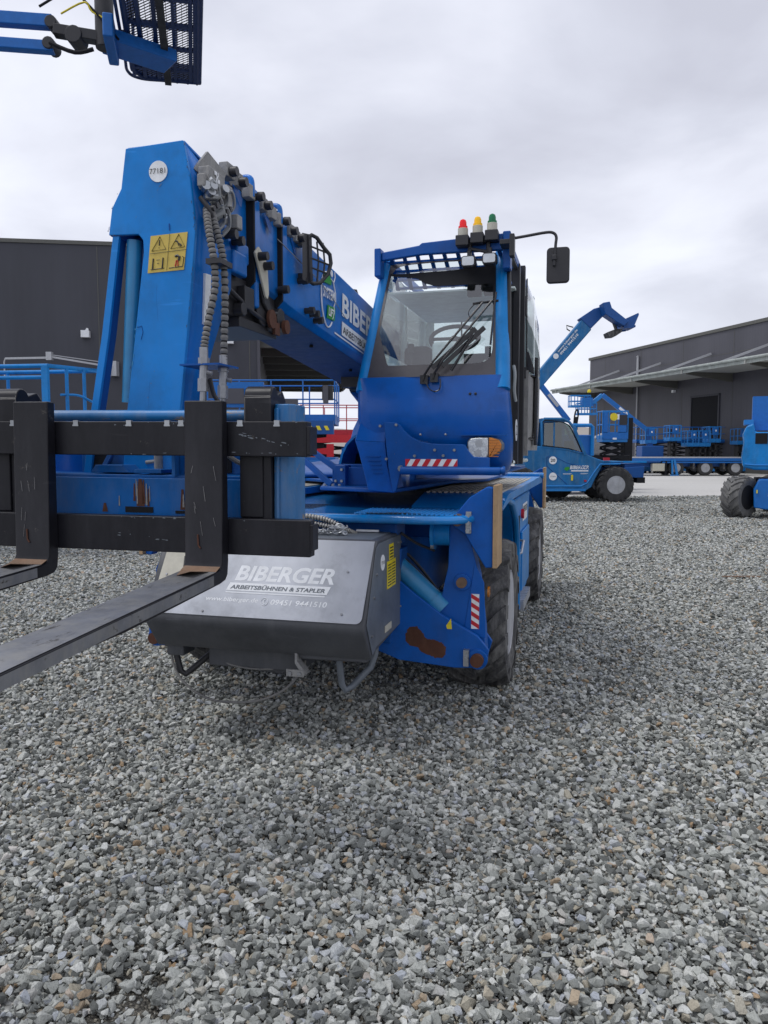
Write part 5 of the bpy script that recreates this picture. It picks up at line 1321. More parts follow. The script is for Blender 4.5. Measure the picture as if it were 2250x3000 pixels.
# ---- access equipment builders
def rails(mb, x0, x1, y0, y1, z, h=1.1, r=.022, nx=3, ny=2, toe=.15, mid=True):
    c = [(x0, y0), (x1, y0), (x1, y1), (x0, y1)]
    for zz in ([h, h*.52] if mid else [h]):
        mb.tube([(a, b, z+zz) for a, b in c], r, 6, closed=True)
    for i in range(nx+1):
        for y in (y0, y1): mb.tube([(x0+(x1-x0)*i/nx, y, z), (x0+(x1-x0)*i/nx, y, z+h)], r, 6)
    for j in range(1, ny):
        for x in (x0, x1): mb.tube([(x, y0+(y1-y0)*j/ny, z), (x, y0+(y1-y0)*j/ny, z+h)], r, 6)
    for (a, b) in zip(c, c[1:]+c[:1]): mb.beam((*a, z+toe/2), (*b, z+toe/2), .01, toe)
def scissor_lift(nm, loc, rz, label, L=3.4, Wd=1.7, base=1.1, deckz=2.5, wr=.42, body='far_blue', rail='far_blue', group=None, arms='void', dark=False):
    o = thing(nm, loc, rz, label, 'scissor lift', group)
    m = MB(); m.box(-L/2, L/2, -Wd/2*.8, Wd/2*.8, wr*.8, base); m.box(-L/2*.8, L/2*.8, -Wd/2*.95, -Wd/2*.8, wr, base*.95); m.build('chassis', body, o, bevel=.02)
    for x in (-L*.36, L*.36):
        for s in (-1, 1):
            m = MB(); tyre(m, (x, s*(Wd/2-.12), wr), wr, .26, 14, .02, 'y', .5, .3); m.build('wheel', 'rubber_dark', o)
    n = max(2, int((deckz-base)/.28))
    m = MB()
    for k in range(n):
        z0 = base+(deckz-base-.1)*k/n; z1 = base+(deckz-base-.1)*(k+1)/n
        for y in (-Wd*.32, Wd*.32): m.beam((-L*.40, y, z0+.04), (L*.40, y, z1), .05, .08); m.beam((L*.40, y+.06, z0+.04), (-L*.40, y+.06, z1), .05, .08)
    m.build('scissor_arms', arms, o)
    m = MB(); m.box(-L/2, L/2, -Wd/2, Wd/2, deckz-.12, deckz); m.build('platform', body, o, bevel=.01)
    m = MB(); rails(m, -L/2, L/2, -Wd/2, Wd/2, deckz, nx=4); m.build('railing', rail, o)
    m = MB(); m.box(L/2-.35, L/2-.05, -Wd/2-.05, -Wd/2+.12, deckz+.55, deckz+.95); m.build('control_box', 'black_plastic', o)
    return o
# big blue platform behind the boom
sc = scissor_lift('scissor_lift', (-3.15, 22.6, 0), 0, 'large blue scissor lift with long railed platform seen under the raised boom', L=3.55, Wd=1.9, base=1.5, deckz=2.55, wr=.5, body='far_blue', rail='far_blue')
m = MB(); m.box(-1.6, -.2, -.98, -.9, 2.9, 3.6); m.build('gate_panel', 'far_blue', sc)
m = MB(); m.box(-1.38, -.75, -1.02, -.98, 3.0, 3.42); m.box(1.46, 1.6, -1.1, -.95, 3.0, 3.5); m.box(.2, .75, -1.15, -.9, 2.6, 3.12); m.build('panel_opening', 'wall_cladding_light', sc)
m = MB(); m.box(1.0, 1.75, -1.15, -.85, 2.15, 2.52); m.build('tool_tray', 'far_blue_dark', sc)
for k in range(3):
    m = MB(); m.slab([(1.1+k*.22, -1.17, 2.26), (1.2+k*.22, -1.17, 2.26), (1.14+k*.22, -1.17, 2.38), (1.04+k*.22, -1.17, 2.38)], -.01); m.build('yellow_sticker', 'yellow', sc)
# red scissor lifts
for (x, y, lb, l) in ((-1.5, 31, 'red scissor lift with red railings half hidden behind the cab', 3.6),):
    r = scissor_lift('scissor_lift', (x, y, 0), .05, lb, L=l, Wd=1.8, base=1.3, deckz=2.35, wr=.5, body='scissor_red', rail='scissor_red')
    m = MB(); m.box(-1.4, 1.7, -1.0, -.9, 2.0, 2.3); m.box(-1.5, -.5, -1.0, -.9, 1.45, 1.95); m.build('side_beam', 'red', r)
    m = MB(); m.box(-.2, 1.0, -1.02, -.9, 1.0, 1.8); m.build('engine_cover', 'far_blue_dark', r)
    lettering('RENTAL', (.2, -1.004, 2.08), (1, 0, 0), (0, 0, 1), .5, .12, 'white', r, .003) if False else None
# left boom lift with a basket
def basket(parent, M_, L=1.9, Wd=.95, h=1.1, mat='bright_blue', r=.03):
    m = MB(); m.M = M_; rails(m, -L/2, L/2, -Wd/2, Wd/2, 0, h, r, nx=3, ny=2, toe=.12)
    m.box(-L/2, L/2, -Wd/2, Wd/2, -.06, -.01)
    return m.build('basket', mat, parent)
lb = thing('boom_lift', (-6.4, 12.4, 0), R(-8), 'blue boom lift with heavy railed basket parked behind the forks at the far left', 'boom lift')
m = MB(); m.tube([(-1.9, -.5, 2.97), (1.42, -.5, 2.97), (1.80, .35, 2.97), (-1.9, .35, 2.97)], .032, 8, closed=True)
m.tube([(-1.9, -.5, 1.9), (1.42, -.5, 1.9), (1.80, .35, 1.9), (-1.9, .35, 1.9)], .032, 8, closed=True)
for x, w_ in ((-.9, .05), (-.35, .03), (.0, .03), (.45, .045), (.52, .05), (1.38, .05)): m.box(x-w_, x+w_, -.53, -.47, 1.9, 2.97)
for x, y in ((1.55, -.2), (1.68, .08), (1.80, .35), (.9, .35), (.2, .35), (-.6, .35)): m.tube([(x, y, 1.9), (x, y, 2.97)], .028, 8)
m.tube([(.45, -.5, 2.80), (1.42, -.5, 2.80)], .03, 8); m.tube([(.45, -.5, 2.02), (1.42, -.5, 2.02)], .03, 8)
m.tube(smooth_path([(1.5, -.3, 2.55), (1.62, -.05, 2.56), (1.72, .1, 2.50), (1.82, .3, 2.35), (1.84, .33, 1.9)], 4), .02, 6)
m.tube([(-.25, -.5, 2.5), (.02, -.5, 2.5)], .02, 6); m.box(-1.9, 1.7, -.45, .3, 1.86, 1.9)
bk_ = m.build('basket', 'bright_blue', lb)
m = MB(); m.box(-.10, .16, -.56, -.44, 2.62, 2.86); m.box(1.4, 1.5, -.52, -.48, 2.15, 2.4); m.build('control_box', 'far_blue_dark', bk_)
m = MB(); m.beam((0, .4, 2.0), (-1.0, 1.6, 1.5), .25, .3); m.beam((-1.0, 1.6, 1.5), (-5.0, 3.5, 1.9), .3, .35); m.build('boom', 'far_blue', lb, bevel=.02)
m = MB(); m.box(-4.6, -1.6, .6, 2.4, .5, 1.3); m.box(-5.6, -3.4, 1.4, 3.2, 1.3, 2.0); m.build('chassis', 'far_blue', lb, bevel=.05)
for x in (-4.2, -.9-.9):
    for y in (.35, 2.55):
        wheel('wheel', (x, y, .45), .45, .32, lb, lugs=14, lug=.025, out=-1 if y < 1 else 1, axis='y', bolts=0)
m = MB(); tyre(m, (.55, 1.2, .42), .42, .3, 14, .02, 'y', .5, .3); 
# ---- overhead basket at the top left
ob = thing('boom_lift', (-9.5, 11.0, 0), R(14), 'boom lift with its mesh floored basket hanging overhead against the sky, top left', 'boom lift')
RZ = Matrix.Rotation(-R(14), 4, 'Z') @ Matrix.Translation((9.5, -11.0, 0))      # world -> local
def OB():
    b = MB(); b.M = RZ; return b
ZB = 5.884; A_ = Vector((-2.13, 9.12, ZB)); B_ = Vector((-2.80, 8.98, ZB))      # far corners of the floor
dn = Vector((.245, -1, 0)).normalized(); Lb = 2.3
def fl_(u, v, dz=0.): return A_.lerp(B_, u)+dn*(v*Lb)+Vector((0, 0, dz))
m = OB()
cs = [fl_(0, 0), fl_(.85, 0), fl_(1, .07), fl_(1, 1), fl_(0, 1)]
m.tube(cs, .032, 8, closed=True)
for v in (.10, .30, .50, .70, .90): m.beam(fl_(0, v), fl_(1, v), .045, .035)
for u in (.10, .34, .60, .82): m.beam(fl_(u, 0), fl_(u, 1), .04 if u != .34 else .03, .04)
m.beam(fl_(0, 0), fl_(0, 1), .085, .05)
bk = m.build('basket_floor', 'navy', ob)
m = OB()
nst = 62
for k in range(nst):      # expanded metal as two sets of thin diagonal strands
    v = k/nst*1.3-.3
    for sgn in (1,):
        p0 = fl_(0, max(0, min(1, v+.3)), .01); p1 = fl_(1, max(0, min(1, v)), .01)
        if v+.3 < 0 or v > 1: continue
        if v+.3 > 1: t_ = (v+.3-1)/.3; p0 = fl_(t_, 1, .01)
        if v < 0: t_ = (v+.3)/.3; p1 = fl_(t_, 0, .01)
        m.beam(p0, p1, .007, .006)
for k in range(1, 14):
    u = k/14; m.beam(fl_(u, 0, .014), fl_(u, 1, .014), .005, .005)
m.build('mesh', 'void', bk)
m = OB()
m.tube(smooth_path([fl_(-.05, -.035, .02), fl_(.5, -.04, .02), fl_(.9, -.04, .02), fl_(1.09, .02, .02), fl_(1.10, .2, .02), fl_(1.10, 1, .02)], 5)+[fl_(-.06, 1, .02)], .017, 8, closed=True)
for u in (0, .15, .32, .5, .68, .85): m.beam(fl_(u, -.04, .01), fl_(u, 0, .01), .02, .02)
for v in (.15, .4, .7): m.beam(fl_(1.10, v, .01), fl_(1.0, v, .01), .02, .02)
m.build('bumper_ring', 'navy', bk)
m = OB()
for z in (.55, 1.1): m.tube([fl_(-.05, 0, z), fl_(1, 0, z), fl_(1.0, 1, z), fl_(-.05, 1, z)], .02, 6, closed=True)
for u, v in ((-.05, 0), (.33, 0), (.66, 0), (1, 0), (1, .33), (1, .66), (1, 1), (-.05, 1), (-.05, .66), (-.05, .33), (.5, 1)): m.tube([fl_(u, v, 0), fl_(u, v, 1.1)], .018, 6)
for (u0, v0), (u1, v1) in (((0, 0), (1, 0)), ((1, 0), (1, 1)), ((0, 0), (0, 1))): m.beam(fl_(u0, v0, .10), fl_(u1, v1, .10), .01, .16)
m.build('railing', 'navy', bk)
m = OB()      # support arm under the floor
m.beam(fl_(.46, .02, -.06), fl_(.52, 1.0, -.06), .07, .06)
m.build('floor_channel', 'rubber_dark', bk)
m = OB()
a = fl_(.40, .27, -.10); b = fl_(1.28, .40, -.10)
m.beam(a, b, .34, .12)
m.beam(fl_(1.22, .30, -.12), fl_(1.22, .56, -.12), .10, .22)
rot_ = m.build('rotator', 'far_blue', ob, bevel=.015)
m = OB()
r0 = fl_(1.28, .42, -.10)
m.cyl(r0+Vector((-.02, 0, -.10)), r0+Vector((-.02, 0, .5)), .09, n=16)
m.cyl(r0+Vector((-.30, -.10, .0)), r0+Vector((-.30, .10, .0)), .085, n=16)
m.beam(r0+Vector((-.05, 0, 0)), r0+Vector((-.5, -.05, .05)), .12, .10)
m.cyl(r0+Vector((-.52, -.1, .12)), r0+Vector((-.52, .1, .12)), .06, n=12); m.cyl(r0+Vector((-.55, -.1, -.08)), r0+Vector((-.55, .1, -.08)), .06, n=12)
m.build('rotator_joint', 'black_plastic', rot_, bevel=.01)
m = OB(); m.box(*[0]*6) if False else None
J = r0+Vector((-.52, -.02, 0))
m.beam(J+Vector((0, 0, -.10)), J+Vector((-3.6, -.55, -.10)), .11, .10); m.beam(J+Vector((0, 0, .14)), J+Vector((-3.6, -.5, .14)), .11, .12)
jib = m.build('jib', 'far_blue', ob, bevel=.01)
m = OB(); E_ = J+Vector((-3.6, -.5, 0)); m.box(E_.x-.25, E_.x+.1, E_.y-.2, E_.y+.2, E_.z-.2, E_.z+.45)
m.beam(E_+Vector((-.1, 0, .2)), Vector((-11.8, 11.5, 2.0)), .26, .30); m.build('boom', 'far_blue', ob, bevel=.02)
m = OB(); m.box(-12.6, -10.8, 10.6, 12.6, 1.0, 2.2); m.box(-12.9, -10.4, 10.2, 12.9, .5, 1.0); m.build('chassis', 'far_blue', ob, bevel=.06)
for x in (-12.7, -10.6):
    for y in (10.0, 13.0):
        m = OB(); tyre(m, (x, y, .48), .48, .34, 14, .03, 'y', .5, .3); m.build('wheel', 'rubber', ob)
m = OB(); m.tube(smooth_path([J+Vector((.1, -.05, .2)), J+Vector((.35, -.1, .28)), r0+Vector((-.1, -.1, .2)), r0+Vector((.1, -.1, .1))], 4), .009, 6); m.build('hose', 'yellow', rot_)
m = OB(); m.tube(smooth_path([J+Vector((-.1, -.08, .25)), J+Vector((.2, -.1, .38)), r0+Vector((-.15, -.1, .28)), r0+Vector((.15, -.1, -.06))], 4), .012, 6); m.tube(smooth_path([J+Vector((.0, -.1, -.1)), J+Vector((.25, -.12, -.2)), r0+Vector((-.1, -.1, -.15))], 4), .02, 6); m.build('hose', 'void', rot_)

# ---- second telehandler at the right, side on
bt = thing('telehandler', (6.4, 25.6, 0), 0, 'blue telehandler parked side on beyond the rear wheel, its boom raised to the upper right', 'telehandler')
yo = -1.0      # near side plane in local y
def LX(x): return x-6.4
body = [(-1.9, .42), (.07, .42), (.24, .52), (.36, .80), (.52, 1.10), (.60, 1.29), (1.25, 1.30), (1.27, 1.36), (.62, 1.37), (.40, 1.44), (.0, 1.60), (-.55, 1.74), (-1.35, 1.83), (-1.9, 1.84)]
m = MB(); m.prism(body, 'y', yo, -yo); bb = m.build('body', 'faded_blue', bt, bevel=.05, seg=3)
m = MB()
m.tube([(-1.35, yo-.005, .56), (-.10, yo-.005, .56), (.10, yo-.005, .66), (.30, yo-.005, .98), (.50, yo-.005, 1.26), (1.15, yo-.005, 1.27)], .028, 6); m.box(-1.9, .05, yo-.03, yo, .40, .47)
m.build('side_moulding', 'far_blue_light', bb)
m = MB(); m.tube([(-1.20, yo-.002, 1.50), (-.95, yo-.002, 1.50), (-.55, yo-.002, 1.30), (.2, yo-.002, 1.12)], .01, 4); m.tube([(-1.20, yo-.002, 1.50), (-1.20, yo-.002, 1.20), (-.55, yo-.002, .62)], .012, 4); m.build('panel_gap', 'far_blue_dark', bb)
cabp = [(-1.36, 1.80), (-1.38, 2.58), (-1.30, 2.70), (-.70, 2.70), (-.50, 2.60), (-.36, 2.42), (.02, 1.56), (-.55, 1.72)]
m = MB()
m.tube([(a, yo+.03, b) for a, b in cabp], .045, 8, closed=True); m.tube([(a, -.05, b) for a, b in cabp], .045, 8, closed=True)
m.box(-1.38, -.62, yo+.03, -.05, 2.60, 2.72); m.tube([(-.98, yo+.03, 1.78), (-.98, yo+.03, 2.6)], .03, 8)
m.beam((-.36, yo, 2.42), (.02, yo, 1.56), .09, .06, (0, 1, 0)); m.box(-1.4, -.5, -.02, .0, 1.8, 2.6)
cb2 = m.build('cab', 'faded_blue', bt)
m = MB(); m.slab([(a*.985-.0, yo+.02, b) for a, b in [(-1.32, 1.86), (-1.32, 2.56), (-.74, 2.60), (-.52, 2.50), (-.42, 2.36), (-.08, 1.64), (-.55, 1.77)]], .01); m.build('cab_glass', 'dark_glass', cb2)
m = MB(); m.box(-1.35, -.3, yo+.1, -.1, 1.7, 1.8); m.box(-1.0, -.7, -.7, -.3, 1.8, 2.35); m.box(-.5, -.3, -.8, -.3, 1.7, 2.0); m.build('seat', 'interior_dark', cb2)
m = MB(); m.tube([(-1.36, yo-.01, 2.60), (-1.28, yo-.01, 2.66), (-.72, yo-.01, 2.60), (-.52, yo-.01, 2.50), (-.42, yo-.01, 2.36), (-.08, yo-.01, 1.64), (-.5, yo-.01, 1.76), (-1.36, yo-.01, 1.86)], .016, 6); m.build('window_seal', 'void', cb2)
wheel('wheel', (LX(7.40), yo+.10, .60), .60, .42, bt, lugs=16, lug=.045, out=-1, axis='y', bolts=8, rim=.44, tyremat='rubber_dark', rimmat='rim_lit')
wheel('wheel', (LX(7.40), -yo-.10, .60), .60, .42, bt, lugs=16, lug=.045, out=1, axis='y', bolts=0, rim=.46, tyremat='rubber_dark')
wheel('wheel', (LX(4.35), yo+.10, .60), .60, .42, bt, lugs=16, lug=.045, out=-1, axis='y', bolts=8, rim=.44, tyremat='rubber_dark', rimmat='rim_lit')
wheel('wheel', (LX(6.05), -yo+.3, .60), .60, .42, bt, lugs=16, lug=.045, out=1, axis='y', bolts=0, rim=.46, tyremat='rubber_dark')
m = MB(); m.box(.3, 1.9, -.35, .35, .75, 1.15); m.prism([(1.35, .95), (1.9, .95), (1.95, 1.30), (1.30, 1.28)], 'y', yo+.1, -yo-.1); m.prism([(1.2, 1.05), (1.45, .85), (1.9, .80), (1.93, 1.2), (1.3, 1.15)], 'y', yo, yo+.3)
m.build('front_frame', 'far_blue_dark', bt, bevel=.02)
m = MB(); m.box(.62, 2.0, yo+.02, yo+.12, 1.30, 1.36); m.build('fender', 'bright_blue', bt, bevel=.01)
m = MB(); m.box(1.7, 1.95, yo, yo+.4, .66, .84); m.build('foot', 'void', bt)
for (x, z, tx) in ((-1.01, 1.385, '20'), (-1.0, .87, '')):
    m = MB(); m.lathe([(.125, 0), (.125, .006)], (x, yo-.012, z), 'y', 24); st_ = m.build('round_sticker', 'white', bb)
    if tx: lettering('20', (x-.075, yo-.013, z-.05), (1, 0, 0), (0, 0, 1), .15, .10, 'ink', st_, .003, .02)
    else: lettering('77203', (x-.08, yo-.013, z-.02), (1, 0, 0), (0, 0, 1), .16, .04, 'ink', st_, .003)
lettering('BIBERGER', (-.46, yo-.002, 1.10), (1, 0, 0), (0, 0, 1), .60, .12, 'white', bb, .004, .02, .2)
m = MB(); m.box(-.42, .13, yo-.006, yo-.002, 1.03, 1.07); m.box(-.68, -.40, yo-.006, yo-.002, .955, .965); m.box(-.68, -.44, yo-.006, yo-.002, .935, .942); m.box(-.12, .12, yo-.006, yo-.002, .965, .975); m.box(-.12, .08, yo-.006, yo-.002, .945, .952); m.build('lettering_line', 'white', bb)
m = MB(); m.slab([(-.66, yo-.006, 1.10), (-.56, yo-.006, 1.04), (-.46, yo-.006, 1.12), (-.50, yo-.006, 1.18), (-.60, yo-.006, 1.17)], .003); m.build('emblem', 'green', bb)
m = MB(); m.box(-.42, -.36, yo-.03, yo, .74, .92); m.build('yellow_tag', 'yellow', bb)
m = MB(); m.box(.0, .07, yo-.03, yo, .70, .76); m.box(.62, .80, yo-.02, yo+.1, 1.38, 1.47); m.build('marker_lamp', 'scissor_red', bb)
m = MB()      # raised boom
def bx(x, z, y=0.): return (LX(x), y, z)
m.slab([bx(4.2, 3.25, -.22), bx(4.55, 3.05, -.22), bx(6.75, 5.62, -.22), bx(6.45, 5.97, -.22)], -.38)
b3 = m.build('boom', 'faded_blue', bt, bevel=.03)
m = MB(); m.slab([bx(6.35, 5.98, -.24), bx(6.72, 5.64, -.24), bx(7.12, 6.05, -.24), bx(7.02, 6.34, -.24), bx(6.8, 6.28, -.24)], -.42); m.slab([bx(6.95, 6.38, -.26), bx(7.18, 6.42, -.26), bx(7.25, 6.22, -.26), bx(7.72, 5.86, -.26), bx(7.82, 5.80, -.26), bx(7.64, 5.66, -.26), bx(7.42, 5.78, -.26), bx(7.05, 6.02, -.26)], -.46)
m.build('boom_head', 'far_blue_dark', b3, bevel=.02)
m = MB(); m.slab([bx(7.72, 5.90, -.45), bx(8.16, 6.10, -.45), bx(8.18, 6.04, -.45), bx(8.02, 5.64, -.45), bx(7.70, 5.60, -.45)], -.06); m.slab([bx(7.72, 5.90, .35), bx(8.16, 6.10, .35), bx(8.18, 6.04, .35), bx(8.02, 5.64, .35), bx(7.70, 5.60, .35)], -.06)
m.box(LX(7.7), LX(8.1), -.45, .35, 5.66, 5.72); m.build('attachment_bracket', 'far_blue_dark', b3)
m = MB(); m.slab([bx(7.24, 5.52, -.3), bx(7.30, 5.38, -.3), bx(7.52, 5.40, -.3), bx(7.70, 5.52, -.3), bx(7.72, 5.62, -.3), bx(7.5, 5.62, -.3)], -.5); m.cyl(bx(7.38, 5.95, -.30), bx(7.52, 5.60, -.30), .05, n=10); m.build('bucket_hook', 'rubber', b3)
m = MB(); m.tube([bx(6.2, 5.72), bx(5.98, 5.78), bx(6.0, 5.66), bx(6.1, 5.6)], .02, 6); m.build('hose', 'void', b3)
dr_ = Vector((.65, 0, .76)); up_ = Vector((-.76, 0, .65))
lettering('www.biberger.de', bx(5.70, 4.86, -.222), dr_, up_, .95, .09, 'white', b3, .004, .01); lettering('09451 9441510', bx(5.78, 4.80, -.222), dr_, up_, .85, .08, 'white', b3, .004, .02)
m = MB(); m.lathe([(.09, 0), (.09, .004)], bx(5.60, 4.76, -.226), 'y', 16); m.build('emblem', 'white', b3)
m = MB(); m.box(LX(3.9), LX(4.9), -.5, .3, 1.7, 3.4); m.build('boom_tower', 'far_blue_dark', bt, bevel=.03)
m = MB(); m.cyl(bx(4.2, 2.1), bx(4.7, 3.2), .09, n=12); m.build('lift_cylinder', 'far_blue_dark', bt)

# ---- boom lifts farther back at the right
b2_ = thing('boom_lift', (7.6, 30.4, 0), 0, 'blue boom lift behind the second telehandler with its slim arm folded down from the left', 'boom lift')
def L2(x, z, y=0.): return (x-7.6, y, z)
m = MB(); m.beam(L2(5.6, 4.9), L2(7.25, 2.85), .2, .20); m.build('arm', 'far_blue', b2_, bevel=.02)
m = MB(); m.beam(L2(6.42, 3.88, -.12), L2(6.80, 3.42, -.12), .02, .12); m.build('lettering_band', 'galv', b2_)
m = MB(); m.box(-.9, .45, -.6, .6, 1.5, 2.3); m.box(-1.3, -.6, -.5, .5, 2.2, 2.75); m.build('turret', 'far_blue', b2_, bevel=.05)
m = MB(); m.tube([L2(7.2, 2.66, -.7), L2(7.95, 2.66, -.7), L2(8.02, 2.6, -.7), L2(8.02, 1.5, -.7)], .07, 8); m.box(-.30, -.18, -.7, -.6, 1.6, 2.6); m.build('frame_post', 'far_blue_light', b2_)
m = MB(); m.box(-1.2, .6, -.9, .9, .5, 1.1); m.build('chassis', 'far_blue_dark', b2_, bevel=.03)
for x in (-.8, .5):
    for y in (-.8, .8):
        m = MB(); tyre(m, (x, y, .42), .42, .3, 14, .02, 'y', .5, .3); m.build('wheel', 'rubber', b2_)
m = MB(); m.box(-.55, -.25, -.72, -.68, 2.45, 2.6); m.build('label_plate', 'white', b2_)
m = MB(); m.tube(smooth_path([L2(7.38, 2.6, -.3), L2(7.42, 3.1, -.3), L2(7.5, 3.28, -.3), L2(7.55, 3.1, -.3), L2(7.5, 2.7, -.3)], 5), .03, 6); m.cyl(L2(7.48, 2.5, -.3), L2(7.48, 3.0, -.3), .06, n=8); m.build('hose', 'void', b2_)
b4 = thing('boom_lift', (17.2*1.14, 50.5*1.14, -.24), 0, 'articulated boom lift with its double basket held up in front of the right warehouse corner', 'boom lift')
b4.scale = (1.14, 1.14, 1.14)
def L4(x, z, y=0.): return (x-17.2, y, z)
m = MB(); m.beam(L4(14.2, 5.30), L4(17.2, 3.0), .26, .28); m.build('lower_arm', 'far_blue', b4, bevel=.03)
m = MB(); m.beam(L4(14.2, 5.30), L4(13.3, 4.55), .24, .26); m.build('upper_arm', 'far_blue_light', b4, bevel=.03)
m = MB(); m.beam(L4(15.3, 4.46, -.15), L4(15.85, 4.04, -.15), .02, .16); m.build('lettering_band', 'white', b4)
for (x0, x1, z) in ((12.1, 13.35, 4.5), (12.6, 13.75, 4.0)):
    m = MB(); m.M = Matrix.Translation(L4((x0+x1)/2, z)); rails(m, -(x1-x0)/2, (x1-x0)/2, -.4, .4, 0, .75, .028, 3, 2, .12); m.build('basket', 'far_blue_light', b4)
m = MB(); m.box(-4.4, -3.7, -.42, .1, 4.55, 5.1); m.build('control_box', 'far_blue', b4); 
m = MB(); m.lathe([(.001, 0), (.12, .02), (.13, .1), (.09, .2), (.001, .23)], L4(13.3, 5.42, -.2), 'z', 10); m.build('cap', 'yellow', b4)
m = MB(); m.box(-.5, .9, -.6, .6, 1.2, 2.0); m.box(-1.3, 1.3, -.9, .9, .62, 1.2); m.beam((0, 0, 3.0), (.2, 0, 1.9), .3, .4); m.build('chassis', 'far_blue_dark', b4, bevel=.05)
for x in (-1.1, 1.1):
    for y in (-.9, .9):
        m = MB(); tyre(m, (x, y, .66), .45, .3, 14, .02, 'y', .5, .3); m.build('wheel', 'rubber', b4)

# ---- flatbed trailer
tr = thing('trailer', (20.5, 52.6, 0), R(-1), 'long blue low loader trailer with three axles parked across in front of the right warehouse', 'trailer')
m = MB(); m.box(-7.2, 3.9, -1.25, 1.25, 1.19, 1.26); m.build('deck', 'galv', tr)
m = MB(); m.box(-7.2, 3.9, -1.23, 1.2, 1.0, 1.19); m.box(-1.9, 3.9, -1.22, -1.15, .86, .95); m.build('side_rail', 'far_blue', tr)
m = MB(); m.box(-7.0, 3.8, -.6, .6, .62, 1.12); m.box(-4.2, -2.0, -1.22, -1.1, .9, 1.1); m.build('frame', 'far_blue_dark', tr)
for x in (-.95, 1.0, 3.0):
    for s in (-1, 1): wheel('wheel', (x, s*.98, .53), .53, .34, tr, lugs=20, lug=.01, out=s, axis='y', bolts=0, rim=.52, tyremat='rubber_dark', rimmat='rim_lit')
    m = MB(); m.box(x-.85, x-.75, -1.2, 1.2, .45, .95); m.build('mudguard', 'rubber', tr)
m = MB(); m.box(-2.55, -1.75, -1.28, -.8, .32, .82); m.build('toolbox', 'cream', tr, bevel=.03)
m = MB(); m.beam((-1.15, -1.32, 1.1), (-.95, -1.32, .1), .10, .14); m.beam((-1.3, -1.32, 1.1), (-1.25, -1.32, .12), .08, .1); m.box(-1.4, -.85, -1.4, -1.2, .02, .09); m.build('jack', 'far_blue_light', tr)
m = MB(); m.box(-1.7, -1.6, -1.25, -1.1, .05, 1.0); m.box(-1.95, -1.4, -1.3, -1.1, .02, .10); m.build('support_leg', 'void', tr)
sc2 = scissor_lift('scissor_lift', (9.15, 31.0, 0), 0, 'blue basket lift with a yellow disc on its rail and black folded linkage beneath', L=1.0, Wd=.8, base=.7, deckz=2.15, wr=.3, body='far_blue_light', rail='far_blue_light')
m = MB(); m.box(-.5, .5, -.44, -.41, 2.15, 2.42); m.box(-.48, -.30, -.44, -.41, 2.4, 3.2); m.box(.10, .44, -.44, -.41, 2.4, 3.15); m.build('side_panel', 'far_blue', sc2)
m = MB(); m.lathe([(.15, 0), (.15, .02)], (-.08, -.47, 3.02), 'y', 20); m.build('yellow_disc', 'yellow', sc2)
m = MB(); m.box(.02, .14, -.46, -.44, 2.92, 3.12); m.box(-.1, .05, -.46, -.44, 2.13, 2.20); m.build('label_plate', 'white', sc2)
# grey machinery on the near end of the trailer
gm = thing('hydraulic_unit', (9.4, 33.5, 0), 0, 'grey and black hydraulic machinery standing behind the blue basket lift', 'machinery')
m = MB(); m.prism([(-1.3, 1.5), (-.2, 1.5), (.9, 2.3), (.9, 2.5), (.1, 2.45), (-1.2, 1.85)], 'y', -.4, .4); m.build('boom_section', 'cast_grey', gm, bevel=.03)
m = MB(); m.box(-1.5, 1.1, -.6, .6, .7, 1.5); m.box(.95, 1.3, -.3, .3, .0, 3.1); m.cyl((-1.0, -.62, 1.2), (-1.0, -.7, 1.2), .3, n=16); m.build('base_frame', 'void', gm, bevel=.03)
m = MB(); m.box(-1.7, 1.2, -.65, .65, 0, .7); m.build('skid', 'far_blue_dark', gm)
# small mast lifts in a row
def mast_lift(x, y, z, label):
    o = thing('mast_lift', (x, y, 0), 0, label, 'mast lift', 'small mast lifts lined up behind the trailer')
    m = MB(); m.box(-.45, .45, -.7, .7, .15, .52); m.build('base', 'far_blue_light', o, bevel=.06)
    m = MB()
    for a in (-.35, .35):
        for b in (-.5, .5): m.cyl((a-.06, b, .15), (a+.06, b, .15), .15, n=12)
    m.build('wheels', 'void', o)
    m = MB()
    n = 3
    for k in range(n+1): m.box(-.22, .22, -.3, .3, .55+k*(z-.75)/n, .65+k*(z-.75)/n)
    m.box(-.24, -.14, -.3, .3, .5, z); m.box(.14, .24, -.3, .3, .5, z)
    m.build('mast', 'rubber_dark', o)
    m = MB(); rails(m, -.42, .42, -.6, .6, z, 1.1, .03, 2, 2, .22); m.box(-.42, .42, -.6, .6, z-.06, z); m.build('platform', 'far_blue_light', o)
    m = MB(); m.box(-.18, .22, -.66, -.5, z+.5, z+1.05); m.build('control_box', 'far_blue', o)
    m = MB(); m.box(-.02, .08, -.68, -.66, z+.75, z+.88); m.build('label_plate', 'white', o)
    return o
mast_lift(19.85, 58.0, 2.25, 'mast lift farthest left in the row behind the trailer, beside the grey machinery')
mast_lift(21.65, 58.0, 2.45, 'mast lift standing alone with the highest platform, left of the dark doorway')
mast_lift(23.0, 58.0, 2.05, 'low mast lift just left of the dark doorway, first of a close pair')
mast_lift(23.85, 58.0, 2.05, 'low mast lift in front of the dark doorway, second of the close pair')
mast_lift(24.6, 58.0, 2.35, 'mast lift with raised platform at the right edge of the dark doorway')
mast_lift(26.7, 58.0, 2.2, 'mast lift partly hidden behind the blue turret at the right edge')
